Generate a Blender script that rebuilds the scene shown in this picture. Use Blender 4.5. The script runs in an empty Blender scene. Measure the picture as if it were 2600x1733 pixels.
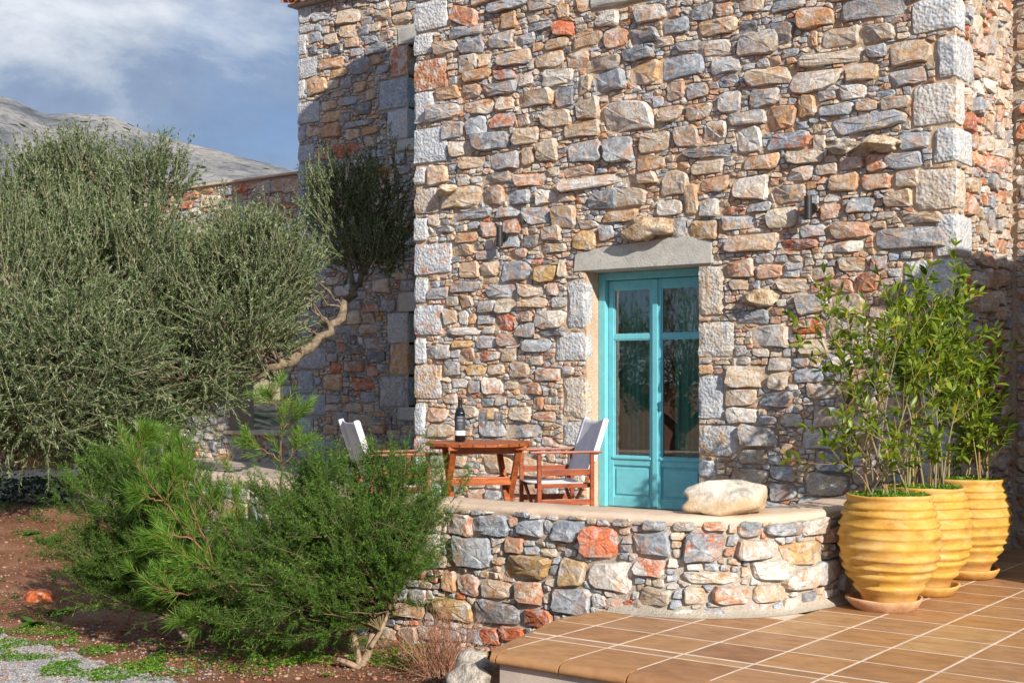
import bpy, bmesh, math, random
import numpy as np
from mathutils import Vector, Matrix, Euler, noise

# ------------------------------------------------------------------ camera, world, sun
EYE = 1.8                       # camera height above the garden soil
F, CX, HY = 3327.0, 1300.0, 970.0
YAW = math.radians(37.1)
CA, SA = math.cos(YAW), math.sin(YAW)
sc = bpy.context.scene
COL = sc.collection
cam = bpy.data.cameras.new('camera'); camo = bpy.data.objects.new('camera', cam); COL.objects.link(camo)
camo.location = (0, 0, EYE); camo.rotation_euler = (math.radians(90), 0, YAW)
cam.sensor_width = 36; cam.lens = 36 * F / 2600; cam.shift_y = (HY - 866.5) / 2600
cam.clip_start = 0.1; cam.clip_end = 30000
sc.camera = camo
sc.view_settings.view_transform = 'Standard'; sc.view_settings.look = 'None'
sc.view_settings.gamma = 1; sc.view_settings.exposure = 0.52; sc.view_settings.use_curve_mapping = False
SUN = Vector((2.1, -1.0, 1.2)).normalized()
sl = bpy.data.lights.new('sun', 'SUN'); sl.energy = 4.9; sl.angle = math.radians(0.55); sl.color = (1.0, 0.9, 0.77)
so = bpy.data.objects.new('sun', sl); COL.objects.link(so); so.rotation_euler = SUN.to_track_quat('Z', 'Y').to_euler(); so.location = (8, -6, 12)
world = bpy.data.worlds.new('World'); sc.world = world; world.use_nodes = True


class NT:
    """small node helper"""
    def __init__(s, tree): s.t = tree; s.n = tree.nodes; s.l = tree.links
    def node(s, typ, **kw):
        n = s.n.new(typ)
        for k, v in kw.items():
            if k.startswith('i_'):
                key = k[2:]; key = int(key) if key.isdigit() else key.replace('_', ' ')
                if isinstance(v, bpy.types.NodeSocket): s.l.new(v, n.inputs[key])
                else: n.inputs[key].default_value = v
            else: setattr(n, k, v)
        return n
    def link(s, a, b): s.l.new(a, b)
    def noise(s, vec, scale, detail=4, rough=0.55, dist=0.0):
        n = s.node('ShaderNodeTexNoise'); s.link(vec, n.inputs['Vector'])
        n.inputs['Scale'].default_value = scale; n.inputs['Detail'].default_value = detail
        n.inputs['Roughness'].default_value = rough; n.inputs['Distortion'].default_value = dist
        return n.outputs['Fac']
    def ramp(s, fac, stops, interp='LINEAR'):
        n = s.node('ShaderNodeValToRGB'); s.link(fac, n.inputs['Fac']); cr = n.color_ramp; cr.interpolation = interp
        while len(cr.elements) < len(stops): cr.elements.new(0.5)
        for e, (p, c) in zip(cr.elements, stops):
            e.position = p; e.color = (c, c, c, 1) if isinstance(c, (int, float)) else (*c[:3], 1)
        return n.outputs['Color']
    def mix(s, fac, a, b, mode='MIX'):
        n = s.node('ShaderNodeMix', data_type='RGBA', blend_type=mode)
        for k, v in ((0, fac), (6, a), (7, b)):
            if isinstance(v, bpy.types.NodeSocket): s.link(v, n.inputs[k])
            elif k == 0: n.inputs[0].default_value = v
            else: n.inputs[k].default_value = (*v[:3], 1)
        return n.outputs[2]
    def math(s, op, a, b=0.0, c=None, clamp=False):
        n = s.node('ShaderNodeMath', operation=op, use_clamp=clamp)
        for k, v in ((0, a), (1, b), (2, c)):
            if v is None: continue
            if isinstance(v, bpy.types.NodeSocket): s.link(v, n.inputs[k])
            else: n.inputs[k].default_value = v
        return n.outputs[0]
    def attr(s, name, out='Color'): return s.node('ShaderNodeAttribute', attribute_name=name).outputs[out]
    def bump(s, h, strength, dist, normal=None):
        n = s.node('ShaderNodeBump'); s.link(h, n.inputs['Height']); n.inputs['Strength'].default_value = strength
        n.inputs['Distance'].default_value = dist
        if normal is not None: s.link(normal, n.inputs['Normal'])
        return n.outputs['Normal']


# sky with broken cloud
w = NT(world.node_tree)
for n in list(w.n): w.n.remove(n)
sky = w.node('ShaderNodeTexSky', sky_type='NISHITA', sun_disc=False, sun_elevation=math.asin(SUN.z),
             sun_rotation=math.atan2(SUN.x, SUN.y), altitude=100, air_density=1.0, dust_density=1.0, ozone_density=1.6)
tc = w.node('ShaderNodeTexCoord').outputs['Generated']
mp = w.node('ShaderNodeMapping'); w.link(tc, mp.inputs['Vector']); mp.inputs['Scale'].default_value = (1, 1, 2.1)
mp.inputs['Location'].default_value = (1.36, 0.72, 0.22)
n1 = w.noise(mp.outputs[0], 2.6, 9, 0.55, 0.25)
n2 = w.noise(mp.outputs[0], 9.0, 6, 0.6, 0.1)
nn = w.math('ADD', w.math('MULTIPLY', n1, 0.8), w.math('MULTIPLY', n2, 0.2))
cover = w.ramp(nn, [(0.38, 0.0), (0.47, 0.55), (0.56, 1.0)])
shade = w.ramp(w.math('ADD', w.math('MULTIPLY', w.noise(mp.outputs[0], 3.6, 10, 0.6, 0.3), 0.75), w.math('MULTIPLY', n1, 0.25)), [(0.39, (1.6, 2.15, 3.25)), (0.47, (2.3, 2.9, 4.0)), (0.53, (4.4, 4.8, 5.4)), (0.59, (6.6, 6.8, 7.1))])
skyc = w.mix(0.65, sky.outputs[0], (1.1, 1.95, 3.9))
cl = w.mix(w.math('MULTIPLY', cover, 0.85), skyc, shade)
bg = w.node('ShaderNodeBackground'); w.link(cl, bg.inputs[0]); bg.inputs[1].default_value = 0.095
wo = w.node('ShaderNodeOutputWorld'); w.link(bg.outputs[0], wo.inputs[0])

# ------------------------------------------------------------------ helpers
rnd = random.Random(7)
NR = np.random.RandomState(11)
def ray(x, y):
    u = (x - CX) / F
    return (-SA + CA * u, CA + SA * u, (HY - y) / F)
def onY(x, y, Y): r = ray(x, y); t = Y / r[1]; return Vector((r[0] * t, Y, r[2] * t + EYE))
def onX(x, y, X): r = ray(x, y); t = X / r[0]; return Vector((X, r[1] * t, r[2] * t + EYE))
def onZ(x, y, Z): r = ray(x, y); t = (Z - EYE) / r[2]; return Vector((r[0] * t, r[1] * t, Z))
def at(x, y, d): r = ray(x, y); return Vector((r[0] * d, r[1] * d, r[2] * d + EYE))
def depth_of(p): return -SA * p[0] + CA * p[1]
def projx(X, Y): return CX + F * (CA * X + SA * Y) / (-SA * X + CA * Y)

def mesh_obj(name, verts, faces, mat, parent=None, smooth=False, loc=None):
    me = bpy.data.meshes.new(name); me.from_pydata(verts, [], faces)
    for m in (mat if isinstance(mat, (list, tuple)) else [mat]):
        if m: me.materials.append(m)
    if smooth: me.polygons.foreach_set('use_smooth', [True] * len(me.polygons))
    me.update()
    o = bpy.data.objects.new(name, me); COL.objects.link(o)
    if parent: o.parent = parent
    if loc is not None: o.location = loc
    return o
def bm_obj(name, bm, mat, parent=None, smooth=False):
    me = bpy.data.meshes.new(name); bm.normal_update(); bm.to_mesh(me); bm.free()
    for m in (mat if isinstance(mat, (list, tuple)) else [mat]): me.materials.append(m)
    if smooth: me.polygons.foreach_set('use_smooth', [True] * len(me.polygons))
    o = bpy.data.objects.new(name, me); COL.objects.link(o)
    if parent: o.parent = parent
    return o
def tag(o, label=None, cat=None, group=None, kind=None):
    if label: o['label'] = label
    if cat: o['category'] = cat
    if group: o['group'] = group
    if kind: o['kind'] = kind
    return o
def empty(name, loc=(0, 0, 0), rz=0.0):
    o = bpy.data.objects.new(name, None); COL.objects.link(o); o.location = loc; o.rotation_euler = (0, 0, rz)
    o.empty_display_size = 0.1
    return o
def copy_tree(o, parent=None):
    c = o.copy(); COL.objects.link(c)
    if parent is not None: c.parent = parent
    for ch in o.children: copy_tree(ch, c)
    return c
def box(bm, x0, x1, y0, y1, z0, z1, bev=0.0, M=None):
    g = bmesh.ops.create_cube(bm, size=1.0); vs = g['verts']
    for v in vs:
        v.co = Vector((x0 + (v.co.x + .5) * (x1 - x0), y0 + (v.co.y + .5) * (y1 - y0), z0 + (v.co.z + .5) * (z1 - z0)))
    if bev > 0:
        es = list({e for v in vs for e in v.link_edges})
        r = bmesh.ops.bevel(bm, geom=es, offset=bev, segments=2, affect='EDGES', profile=0.6)
        vs = list({v for f in r['faces'] for v in f.verts} | {v for v in vs if v.is_valid})
    if M is not None:
        for v in vs: v.co = M @ v.co
    return vs
def bar(bm, a, b, wx, wy, bev=0.003, roll=0.0):
    """rectangular bar from a to b"""
    a, b = Vector(a), Vector(b); d = b - a; L = d.length
    q = d.to_track_quat('Z', 'X').to_matrix().to_4x4()
    M = Matrix.Translation(a) @ q @ Matrix.Rotation(roll, 4, 'Z')
    box(bm, -wx / 2, wx / 2, -wy / 2, wy / 2, 0, L, bev, M)
def tube_arrays(paths, radii, sides=5):
    """paths: list of (k,3) arrays, radii: list of (k,) arrays -> verts, faces"""
    V, Fc = [], []
    base = 0
    ang = np.arange(sides) * 2 * math.pi / sides
    for P, R in zip(paths, radii):
        P = np.asarray(P, float); k = len(P)
        T = np.gradient(P, axis=0); T /= np.linalg.norm(T, axis=1)[:, None] + 1e-9
        ref = np.array([0.0, 0, 1.0]) if abs(T[0][2]) < .9 else np.array([1.0, 0, 0])
        A = np.cross(T, ref); A /= np.linalg.norm(A, axis=1)[:, None] + 1e-9
        B = np.cross(T, A)
        ring = P[:, None, :] + (np.cos(ang)[None, :, None] * A[:, None, :] + np.sin(ang)[None, :, None] * B[:, None, :]) * np.asarray(R)[:, None, None]
        V.append(ring.reshape(-1, 3))
        for i in range(k - 1):
            for s in range(sides):
                s2 = (s + 1) % sides
                Fc.append((base + i * sides + s, base + i * sides + s2, base + (i + 1) * sides + s2, base + (i + 1) * sides + s))
        Fc.append(tuple(base + (k - 1) * sides + s for s in range(sides)))
        base += k * sides
    return np.concatenate(V), Fc
def np_mesh(name, V, quads, mats, parent=None, cols=None, midx=None, smooth=False):
    """fast mesh from numpy quads (N,4) or (N,3)"""
    V = np.ascontiguousarray(V, dtype=np.float32); quads = np.ascontiguousarray(quads, dtype=np.int32)
    me = bpy.data.meshes.new(name); nq, k = quads.shape
    me.vertices.add(len(V)); me.vertices.foreach_set('co', V.ravel())
    me.loops.add(nq * k); me.loops.foreach_set('vertex_index', quads.ravel())
    me.polygons.add(nq); me.polygons.foreach_set('loop_start', np.arange(nq, dtype=np.int32) * k)
    for m in mats: me.materials.append(m)
    if midx is not None: me.polygons.foreach_set('material_index', midx.astype(np.int32))
    if smooth: me.polygons.foreach_set('use_smooth', np.ones(nq, dtype=bool))
    me.update(calc_edges=True)
    if cols is not None:
        a = me.color_attributes.new('Col', 'FLOAT_COLOR', 'POINT')
        c4 = np.ones((len(V), 4), np.float32); c4[:, :3] = cols; a.data.foreach_set('color', c4.ravel())
    o = bpy.data.objects.new(name, me); COL.objects.link(o)
    if parent: o.parent = parent
    return o
def lathe(profile, seg=48, wob=0.0, seed=0):
    V, Fc = [], []
    for i, (r, z) in enumerate(profile):
        for s in range(seg):
            a = 2 * math.pi * s / seg
            rr = r * (1 + wob * noise.noise(Vector((math.cos(a) * 1.3 + seed, math.sin(a) * 1.3, z * 4))))
            zz = z + wob * .35 * noise.noise(Vector((math.cos(a) * 1.1, math.sin(a) * 1.1 + seed, i * .35)))
            V.append((rr * math.cos(a), rr * math.sin(a), zz))
    n = len(profile)
    for i in range(n - 1):
        for s in range(seg):
            s2 = (s + 1) % seg
            Fc.append((i * seg + s, i * seg + s2, (i + 1) * seg + s2, (i + 1) * seg + s))
    return V, Fc

# ------------------------------------------------------------------ materials
def new_mat(name):
    m = bpy.data.materials.new(name); m.use_nodes = True; t = NT(m.node_tree)
    bs = m.node_tree.nodes['Principled BSDF']
    return m, t, bs
def geo_pos(t): return t.node('ShaderNodeNewGeometry').outputs['Position']
def obj_co(t): return t.node('ShaderNodeTexCoord').outputs['Object']

def make_stone_mat(name, dressed=False):
    m, t, bs = new_mat(name); p = geo_pos(t)
    c1, c2 = t.attr('Col'), t.attr('Col2'); amt = t.attr('Par', 'Fac')
    nz = t.noise(p, 11.0, 5, 0.62, 0.6)
    thr = t.math('SUBTRACT', 1.0, amt)
    f = t.math('MULTIPLY', t.math('SUBTRACT', nz, t.math('MULTIPLY_ADD', thr, 0.5, 0.235)), 9.0, clamp=True)
    sp = t.noise(p, 70, 4, 0.7)
    f = t.math('MULTIPLY', f, t.ramp(sp, [(0.3, 0.35), (0.5, 1.0)]))
    c = t.mix(f, c1, c2)
    mott = t.ramp(t.noise(p, 34, 7, 0.68, 0.4), [(0.30, 0.5), (0.5, 1.0), (0.70, 1.5)])
    c = t.mix(1.0, c, mott, 'MULTIPLY')
    c = t.mix(t.ramp(t.noise(p, 9.5, 6, 0.66, 0.9), [(0.49, 0.0), (0.59, 0.58)]), c, (0.57, 0.60, 0.64))
    if not dressed: c = t.mix(t.ramp(t.noise(p, 6.3, 7, 0.7, 0.7), [(0.52, 0.0), (0.61, 0.52)]), c, (0.50, 0.24, 0.09))
    veins = t.ramp(t.noise(p, 16, 6, 0.7, 1.6), [(0.485, 0.0), (0.505, 0.35), (0.525, 0.0)])
    c = t.mix(veins, c, (0.62, 0.60, 0.56))
    if dressed: amt = None
    # pale lime bloom on some faces, dark pitting on others
    c = t.mix(t.ramp(t.noise(p, 5.5, 4, 0.6), [(0.54, 0.0), (0.68, 0.28)]), c, (0.55, 0.52, 0.48))
    c = t.mix(t.ramp(t.noise(p, 150, 3, 0.6), [(0.27, 0.4), (0.38, 0.0)]), c, (0.09, 0.08, 0.07))
    t.link(c, bs.inputs['Base Color']); bs.inputs['Roughness'].default_value = 0.82
    bs.inputs['Specular IOR Level'].default_value = 0.35
    if dressed:
        vo = t.node('ShaderNodeTexVoronoi', feature='SMOOTH_F1'); t.link(p, vo.inputs['Vector']); vo.inputs['Scale'].default_value = 42
        h = t.math('ADD', vo.outputs['Distance'], t.math('MULTIPLY', t.noise(p, 60, 5, 0.7), 0.6))
        nrm = t.bump(h, 0.9, 0.014)
        t.link(nrm, bs.inputs['Normal'])
    else:
        h = t.math('ADD', t.math('MULTIPLY', t.noise(p, 22, 7, 0.68, 0.8), 1.0), t.math('MULTIPLY', t.noise(p, 95, 4, 0.7), 0.22))
        nrm = t.bump(h, 0.85, 0.022)
        t.link(nrm, bs.inputs['Normal'])
    return m
M_STONE = make_stone_mat('rubble_stone'); M_DRESS = make_stone_mat('hammered_stone', True)

def simple_noise_mat(name, stops, scale, rough=0.85, bump=0.4, bscale=60, bdist=0.006, spec=0.3, detail=6, co='pos', dist=0.2):
    m, t, bs = new_mat(name); p = geo_pos(t) if co == 'pos' else obj_co(t)
    t.link(t.ramp(t.noise(p, scale, detail, 0.62, dist), stops), bs.inputs['Base Color'])
    bs.inputs['Roughness'].default_value = rough; bs.inputs['Specular IOR Level'].default_value = spec
    if bump: t.link(t.bump(t.noise(p, bscale, 5, 0.65), bump, bdist), bs.inputs['Normal'])
    return m
def make_mortar(name, a, b, cc):
    m, t, bs = new_mat(name); p = geo_pos(t)
    c = t.ramp(t.noise(p, 3.0, 6, 0.6, 0.3), [(0.3, a), (0.5, b), (0.7, cc)])
    c = t.mix(1.0, c, t.ramp(t.noise(p, 90, 4, 0.7), [(0.3, 0.68), (0.6, 1.12)]), 'MULTIPLY')
    t.link(c, bs.inputs['Base Color']); bs.inputs['Roughness'].default_value = 0.95
    bs.inputs['Specular IOR Level'].default_value = 0.15
    h = t.math('ADD', t.noise(p, 28, 5, 0.7), t.math('MULTIPLY', t.noise(p, 160, 3, 0.6), 0.4))
    t.link(t.bump(h, 0.9, 0.02), bs.inputs['Normal']); return m
M_MORTAR = make_mortar('warm_lime_mortar', (0.44, 0.35, 0.26), (0.55, 0.44, 0.33), (0.62, 0.48, 0.36))
M_MORTAR2 = make_mortar('grey_lime_mortar', (0.36, 0.32, 0.27), (0.45, 0.41, 0.35), (0.52, 0.46, 0.38))
M_MORTAR3 = make_mortar('pinkish_lime_render', (0.50, 0.37, 0.27), (0.60, 0.45, 0.34), (0.66, 0.52, 0.40))
M_COPING = simple_noise_mat('coping_render', [(0.3, (0.44, 0.34, 0.26)), (0.5, (0.56, 0.44, 0.34)), (0.7, (0.64, 0.51, 0.40))], 4.5, 0.9, 0.5, 45, 0.008, 0.2)
M_PLASTER = simple_noise_mat('riser_plaster', [(0.3, (0.42, 0.36, 0.31)), (0.7, (0.58, 0.5, 0.43))], 6, 0.9, 0.3, 80, 0.004, 0.2)
M_CONC = simple_noise_mat('patio_concrete', [(0.3, (0.36, 0.31, 0.26)), (0.7, (0.5, 0.42, 0.35))], 1.6, 0.85, 0.3, 50, 0.004, 0.2)
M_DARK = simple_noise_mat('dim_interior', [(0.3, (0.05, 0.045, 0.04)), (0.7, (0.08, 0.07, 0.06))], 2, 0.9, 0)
M_WHITEROCK = simple_noise_mat('weathered_limestone', [(0.36, (0.28, 0.25, 0.21)), (0.47, (0.50, 0.45, 0.38)), (0.62, (0.66, 0.61, 0.53))], 11, 0.85, 1.0, 26, 0.05, 0.25, 9)
M_CREAMROCK = simple_noise_mat('cream_karst_rock', [(0.34, (0.33, 0.20, 0.10)), (0.45, (0.58, 0.44, 0.29)), (0.58, (0.74, 0.65, 0.52))], 10, 0.88, 1.0, 24, 0.06, 0.2, 9)
M_RUSTROCK = simple_noise_mat('iron_red_rock', [(0.3, (0.33, 0.07, 0.02)), (0.55, (0.48, 0.14, 0.05)), (0.66, (0.6, 0.45, 0.38))], 14, 0.85, 0.7, 30, 0.02, 0.25)

# boulder: grey-cream top, ochre underside stain
def make_boulder():
    m, t, bs = new_mat('cream_boulder_stone'); p = geo_pos(t)
    sx = t.node('ShaderNodeSeparateXYZ'); t.link(obj_co(t), sx.inputs[0])
    n = t.noise(p, 9, 8, 0.72, 0.9)
    c = t.ramp(n, [(0.36, (0.30, 0.29, 0.26)), (0.47, (0.52, 0.48, 0.41)), (0.6, (0.70, 0.65, 0.56))])
    low = t.math('ADD', t.math('MULTIPLY', sx.outputs[2], -9.0), t.math('MULTIPLY', t.noise(p, 10, 4), 1.6))
    c = t.mix(t.ramp(low, [(0.5, 0.0), (1.0, 0.7)]), c, (0.50, 0.34, 0.17))
    t.link(c, bs.inputs['Base Color']); bs.inputs['Roughness'].default_value = 0.85
    t.link(t.bump(t.math('ADD', t.noise(p, 18, 7, 0.7), t.math('MULTIPLY', t.noise(p, 90, 4), 0.2)), 0.8, 0.02), bs.inputs['Normal']); return m
M_BOULDER = make_boulder()

def make_tile_mat():
    m, t, bs = new_mat('glazed_terracotta'); p = geo_pos(t)
    oi = t.node('ShaderNodeObjectInfo').outputs['Random']
    base = t.ramp(oi, [(0.0, (0.28, 0.14, 0.068)), (0.35, (0.39, 0.21, 0.09)), (0.7, (0.34, 0.19, 0.10)), (1.0, (0.44, 0.27, 0.125))])
    pv = t.node('ShaderNodeMapping'); t.link(p, pv.inputs[0]); pv.inputs['Scale'].default_value = (1.0, 2.3, 1.0)
    c = t.mix(1.0, base, t.ramp(t.noise(pv.outputs[0], 5.5, 5, 0.6, 0.5), [(0.25, (0.72, 0.68, 0.62)), (0.5, (1.0, 1.0, 1.0)), (0.75, (1.22, 1.28, 1.3))]), 'MULTIPLY')
    c = t.mix(t.ramp(t.noise(pv.outputs[0], 26, 5, 0.6), [(0.62, 0.0), (0.74, 0.35)]), c, (0.55, 0.36, 0.22))
    c = t.mix(t.ramp(t.noise(p, 60, 2, 0.5), [(0.76, 0.0), (0.8, 0.5)]), c, (0.6, 0.5, 0.42))
    t.link(c, bs.inputs['Base Color'])
    t.link(t.ramp(t.noise(p, 9, 5, 0.6), [(0.3, 0.42), (0.7, 0.68)]), bs.inputs['Roughness'])
    bs.inputs['Specular IOR Level'].default_value = 0.35
    t.link(t.bump(t.noise(p, 14, 3, 0.5), 0.15, 0.01), bs.inputs['Normal']); return m
M_TILE = make_tile_mat()
M_GROUT = simple_noise_mat('tile_grout', [(0.3, (0.56, 0.46, 0.37)), (0.7, (0.76, 0.68, 0.59))], 7, 0.95, 0.4, 120, 0.003, 0.1)
M_ROOF = simple_noise_mat('roof_terracotta', [(0.3, (0.42, 0.17, 0.08)), (0.7, (0.6, 0.3, 0.17))], 8, 0.85, 0.3, 60, 0.004, 0.2)

def make_pot_mat():
    m, t, bs = new_mat('ochre_glazed_clay'); p = obj_co(t)
    oi = t.node('ShaderNodeObjectInfo').outputs['Random']
    pv = t.node('ShaderNodeMapping'); t.link(p, pv.inputs[0]); pv.inputs['Scale'].default_value = (1, 1, 2.6)
    av = t.node('ShaderNodeVectorMath', operation='ADD'); t.link(pv.outputs[0], av.inputs[0])
    cb = t.node('ShaderNodeCombineXYZ'); t.link(t.math('MULTIPLY', oi, 17.0), cb.inputs[0]); t.link(cb.outputs[0], av.inputs[1])
    n = t.noise(av.outputs[0], 6, 6, 0.62, 0.5)
    c = t.ramp(n, [(0.30, (0.34, 0.17, 0.030)), (0.45, (0.49, 0.27, 0.045)), (0.57, (0.56, 0.335, 0.065)), (0.70, (0.58, 0.41, 0.17))])
    c = t.mix(t.ramp(t.noise(av.outputs[0], 24, 5, 0.65), [(0.68, 0.0), (0.76, 0.45)]), c, (0.62, 0.48, 0.33))
    c = t.mix(t.ramp(t.noise(av.outputs[0], 44, 3, 0.5), [(0.72, 0.0), (0.76, 0.7)]), c, (0.30, 0.16, 0.07))
    c = t.mix(t.ramp(t.noise(av.outputs[0], 3.2, 8, 0.72, 0.8), [(0.50, 0.0), (0.66, 0.5)]), c, (0.60, 0.44, 0.24))
    c = t.mix(t.ramp(t.noise(av.outputs[0], 7.5, 8, 0.75, 1.2), [(0.56, 0.0), (0.68, 0.5)]), c, (0.36, 0.19, 0.06))
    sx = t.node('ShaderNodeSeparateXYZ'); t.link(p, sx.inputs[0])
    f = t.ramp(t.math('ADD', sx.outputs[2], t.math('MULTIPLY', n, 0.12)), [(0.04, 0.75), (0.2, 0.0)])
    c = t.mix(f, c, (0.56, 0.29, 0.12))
    t.link(c, bs.inputs['Base Color']); bs.inputs['Roughness'].default_value = 0.75
    bs.inputs['Specular IOR Level'].default_value = 0.35
    t.link(t.bump(t.noise(p, 30, 5, 0.6), 0.35, 0.006), bs.inputs['Normal']); return m
M_POT = make_pot_mat()
M_SAUCER = simple_noise_mat('raw_saucer_clay', [(0.3, (0.42, 0.22, 0.12)), (0.5, (0.56, 0.33, 0.18)), (0.7, (0.64, 0.42, 0.26))], 12, 0.85, 0.5, 40, 0.006, 0.2)
M_SAUCER2 = simple_noise_mat('ochre_saucer_clay', [(0.3, (0.46, 0.22, 0.06)), (0.5, (0.6, 0.33, 0.09)), (0.7, (0.64, 0.4, 0.15))], 12, 0.8, 0.5, 40, 0.006, 0.2)
M_SOIL = simple_noise_mat('potting_soil', [(0.3, (0.03, 0.02, 0.012)), (0.7, (0.09, 0.06, 0.04))], 30, 0.95, 0.8, 60, 0.02, 0.1)

def wood_mat(name, c0, c1, c2):
    m, t, bs = new_mat(name); p = obj_co(t)
    pv = t.node('ShaderNodeMapping'); t.link(p, pv.inputs[0]); pv.inputs['Scale'].default_value = (1, 5, 5)
    n = t.noise(pv.outputs[0], 8, 6, 0.6, 0.6)
    c = t.ramp(n, [(0.3, c0), (0.5, c1), (0.7, c2)])
    c = t.mix(1.0, c, t.ramp(t.noise(p, 5, 3, 0.5), [(0.3, 0.75), (0.7, 1.15)]), 'MULTIPLY')
    t.link(c, bs.inputs['Base Color']); bs.inputs['Roughness'].default_value = 0.42
    bs.inputs['Specular IOR Level'].default_value = 0.45
    t.link(t.bump(t.noise(pv.outputs[0], 40, 4, 0.6), 0.2, 0.002), bs.inputs['Normal']); return m
M_WOOD = wood_mat('oiled_hardwood', (0.19, 0.038, 0.009), (0.33, 0.082, 0.018), (0.44, 0.14, 0.035))
M_WOODB = wood_mat('varnished_hardwood', (0.16, 0.030, 0.011), (0.25, 0.055, 0.018), (0.34, 0.09, 0.032))
M_BARK = simple_noise_mat('olive_bark', [(0.3, (0.09, 0.07, 0.05)), (0.6, (0.26, 0.21, 0.15)), (0.75, (0.36, 0.30, 0.22))], 22, 0.92, 0.9, 40, 0.02, 0.15)
M_BARKP = simple_noise_mat('pale_shrub_bark', [(0.3, (0.2, 0.14, 0.09)), (0.6, (0.36, 0.27, 0.19)), (0.75, (0.48, 0.38, 0.28))], 30, 0.9, 0.6, 60, 0.006, 0.2)
def plain(name, col, rough=0.5, spec=0.5, metal=0.0, bump=None):
    m, t, bs = new_mat(name)
    n = t.noise(obj_co(t), 14, 4, 0.6)
    c = t.mix(1.0, col, t.ramp(n, [(0.3, 0.9), (0.7, 1.08)]), 'MULTIPLY'); t.link(c, bs.inputs['Base Color'])
    bs.inputs['Roughness'].default_value = rough; bs.inputs['Specular IOR Level'].default_value = spec; bs.inputs['Metallic'].default_value = metal
    if bump: t.link(t.bump(t.noise(obj_co(t), bump[0], 4, 0.6), bump[1], bump[2]), bs.inputs['Normal'])
    return m
M_TEAL = plain('teal_door_paint', (0.15, 0.50, 0.585), 0.38, 0.5, 0, (60, 0.06, 0.001))
M_CANVAS = plain('off_white_canvas', (0.66, 0.65, 0.68), 0.9, 0.1, 0, (9, 0.25, 0.02))
M_BLACK = plain('black_metal', (0.02, 0.021, 0.024), 0.45, 0.5)
M_BRASS = plain('dull_metal', (0.35, 0.33, 0.3), 0.35, 0.5, 0.9)
M_BOTTLE = plain('dark_bottle_glass', (0.006, 0.008, 0.012), 0.06, 0.7)
M_LABEL = plain('charcoal_bottle_label', (0.045, 0.05, 0.07), 0.6, 0.3)
M_LABELW = plain('white_label_band', (0.75, 0.75, 0.78), 0.6, 0.3)
M_PRINT = plain('grey_label_print', (0.22, 0.23, 0.27), 0.6, 0.3)
M_CURTAIN = plain('green_curtain_cloth', (0.08, 0.42, 0.36), 0.9, 0.1)
M_LINTEL, _t, _b = new_mat('cut_grey_stone'); _p = geo_pos(_t)
_c = _t.ramp(_t.noise(_p, 7, 8, 0.68, 0.5), [(0.33, (0.33, 0.33, 0.31)), (0.5, (0.44, 0.45, 0.43)), (0.66, (0.52, 0.51, 0.47))])
_c = _t.mix(_t.ramp(_t.noise(_p, 55, 4, 0.6), [(0.28, 0.8), (0.36, 0.0)]), _c, (0.13, 0.125, 0.11))
_c = _t.mix(_t.ramp(_t.noise(_p, 3.1, 6, 0.7), [(0.55, 0.0), (0.68, 0.4)]), _c, (0.50, 0.41, 0.29))
_t.link(_c, _b.inputs['Base Color']); _b.inputs['Roughness'].default_value = 0.9
_t.link(_t.bump(_t.noise(_p, 55, 5, 0.7), 0.8, 0.008), _b.inputs['Normal'])

def glass_mat(name, tint, fac_min=0.0):
    m, t, bs = new_mat(name); m.node_tree.nodes.remove(bs)
    out = m.node_tree.nodes['Material Output']
    tr = t.node('ShaderNodeBsdfTransparent'); tr.inputs[0].default_value = (*tint, 1)
    gl = t.node('ShaderNodeBsdfGlossy'); gl.inputs['Roughness'].default_value = 0.0; gl.inputs[0].default_value = (1, 1, 1, 1)
    fr = t.node('ShaderNodeFresnel'); fr.inputs[0].default_value = 1.5
    if fac_min < .1:
        lw_ = t.node('ShaderNodeLayerWeight'); lw_.inputs[0].default_value = .5; f = t.math('MULTIPLY_ADD', lw_.outputs['Facing'], .7, fac_min + .12, clamp=True)
    else: f = t.math('MULTIPLY_ADD', fr.outputs[0], 1.6, fac_min, clamp=True)
    mx = t.node('ShaderNodeMixShader'); t.link(f, mx.inputs[0]); t.link(tr.outputs[0], mx.inputs[1]); t.link(gl.outputs[0], mx.inputs[2])
    t.link(mx.outputs[0], out.inputs[0]); return m
M_PANE = glass_mat('door_glass', (0.85, 0.92, 0.9), 0.14)
M_CLEAR = glass_mat('clear_wine_glass', (0.90, 0.92, 0.93), 0.02)

def leaf_mat(name, trans=0.35, rough=0.45, spec=0.4, varscale=3.0):
    m, t, bs = new_mat(name); c = t.attr('Col')
    p = geo_pos(t)
    c = t.mix(1.0, c, t.ramp(t.noise(p, varscale, 3, 0.5), [(0.3, (0.8, 0.82, 0.8)), (0.7, (1.18, 1.15, 1.1))]), 'MULTIPLY')
    t.link(c, bs.inputs['Base Color']); bs.inputs['Roughness'].default_value = rough; bs.inputs['Specular IOR Level'].default_value = spec
    tl = t.node('ShaderNodeBsdfTranslucent'); t.link(t.mix(1.0, c, (1.25, 1.35, 0.6), 'MULTIPLY'), tl.inputs[0])
    mx = t.node('ShaderNodeMixShader'); mx.inputs[0].default_value = trans
    t.link(bs.outputs[0], mx.inputs[1]); t.link(tl.outputs[0], mx.inputs[2])
    t.link(mx.outputs[0], m.node_tree.nodes['Material Output'].inputs[0]); return m
M_OLIVE = leaf_mat('olive_leaf', 0.22, 0.5, 0.4)
M_NEEDLE = leaf_mat('shrub_needle', 0.35, 0.5, 0.35)
M_LAUREL = leaf_mat('laurel_leaf', 0.4, 0.38, 0.5)
M_HERB = leaf_mat('herb_leaf', 0.4, 0.5, 0.35)
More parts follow.
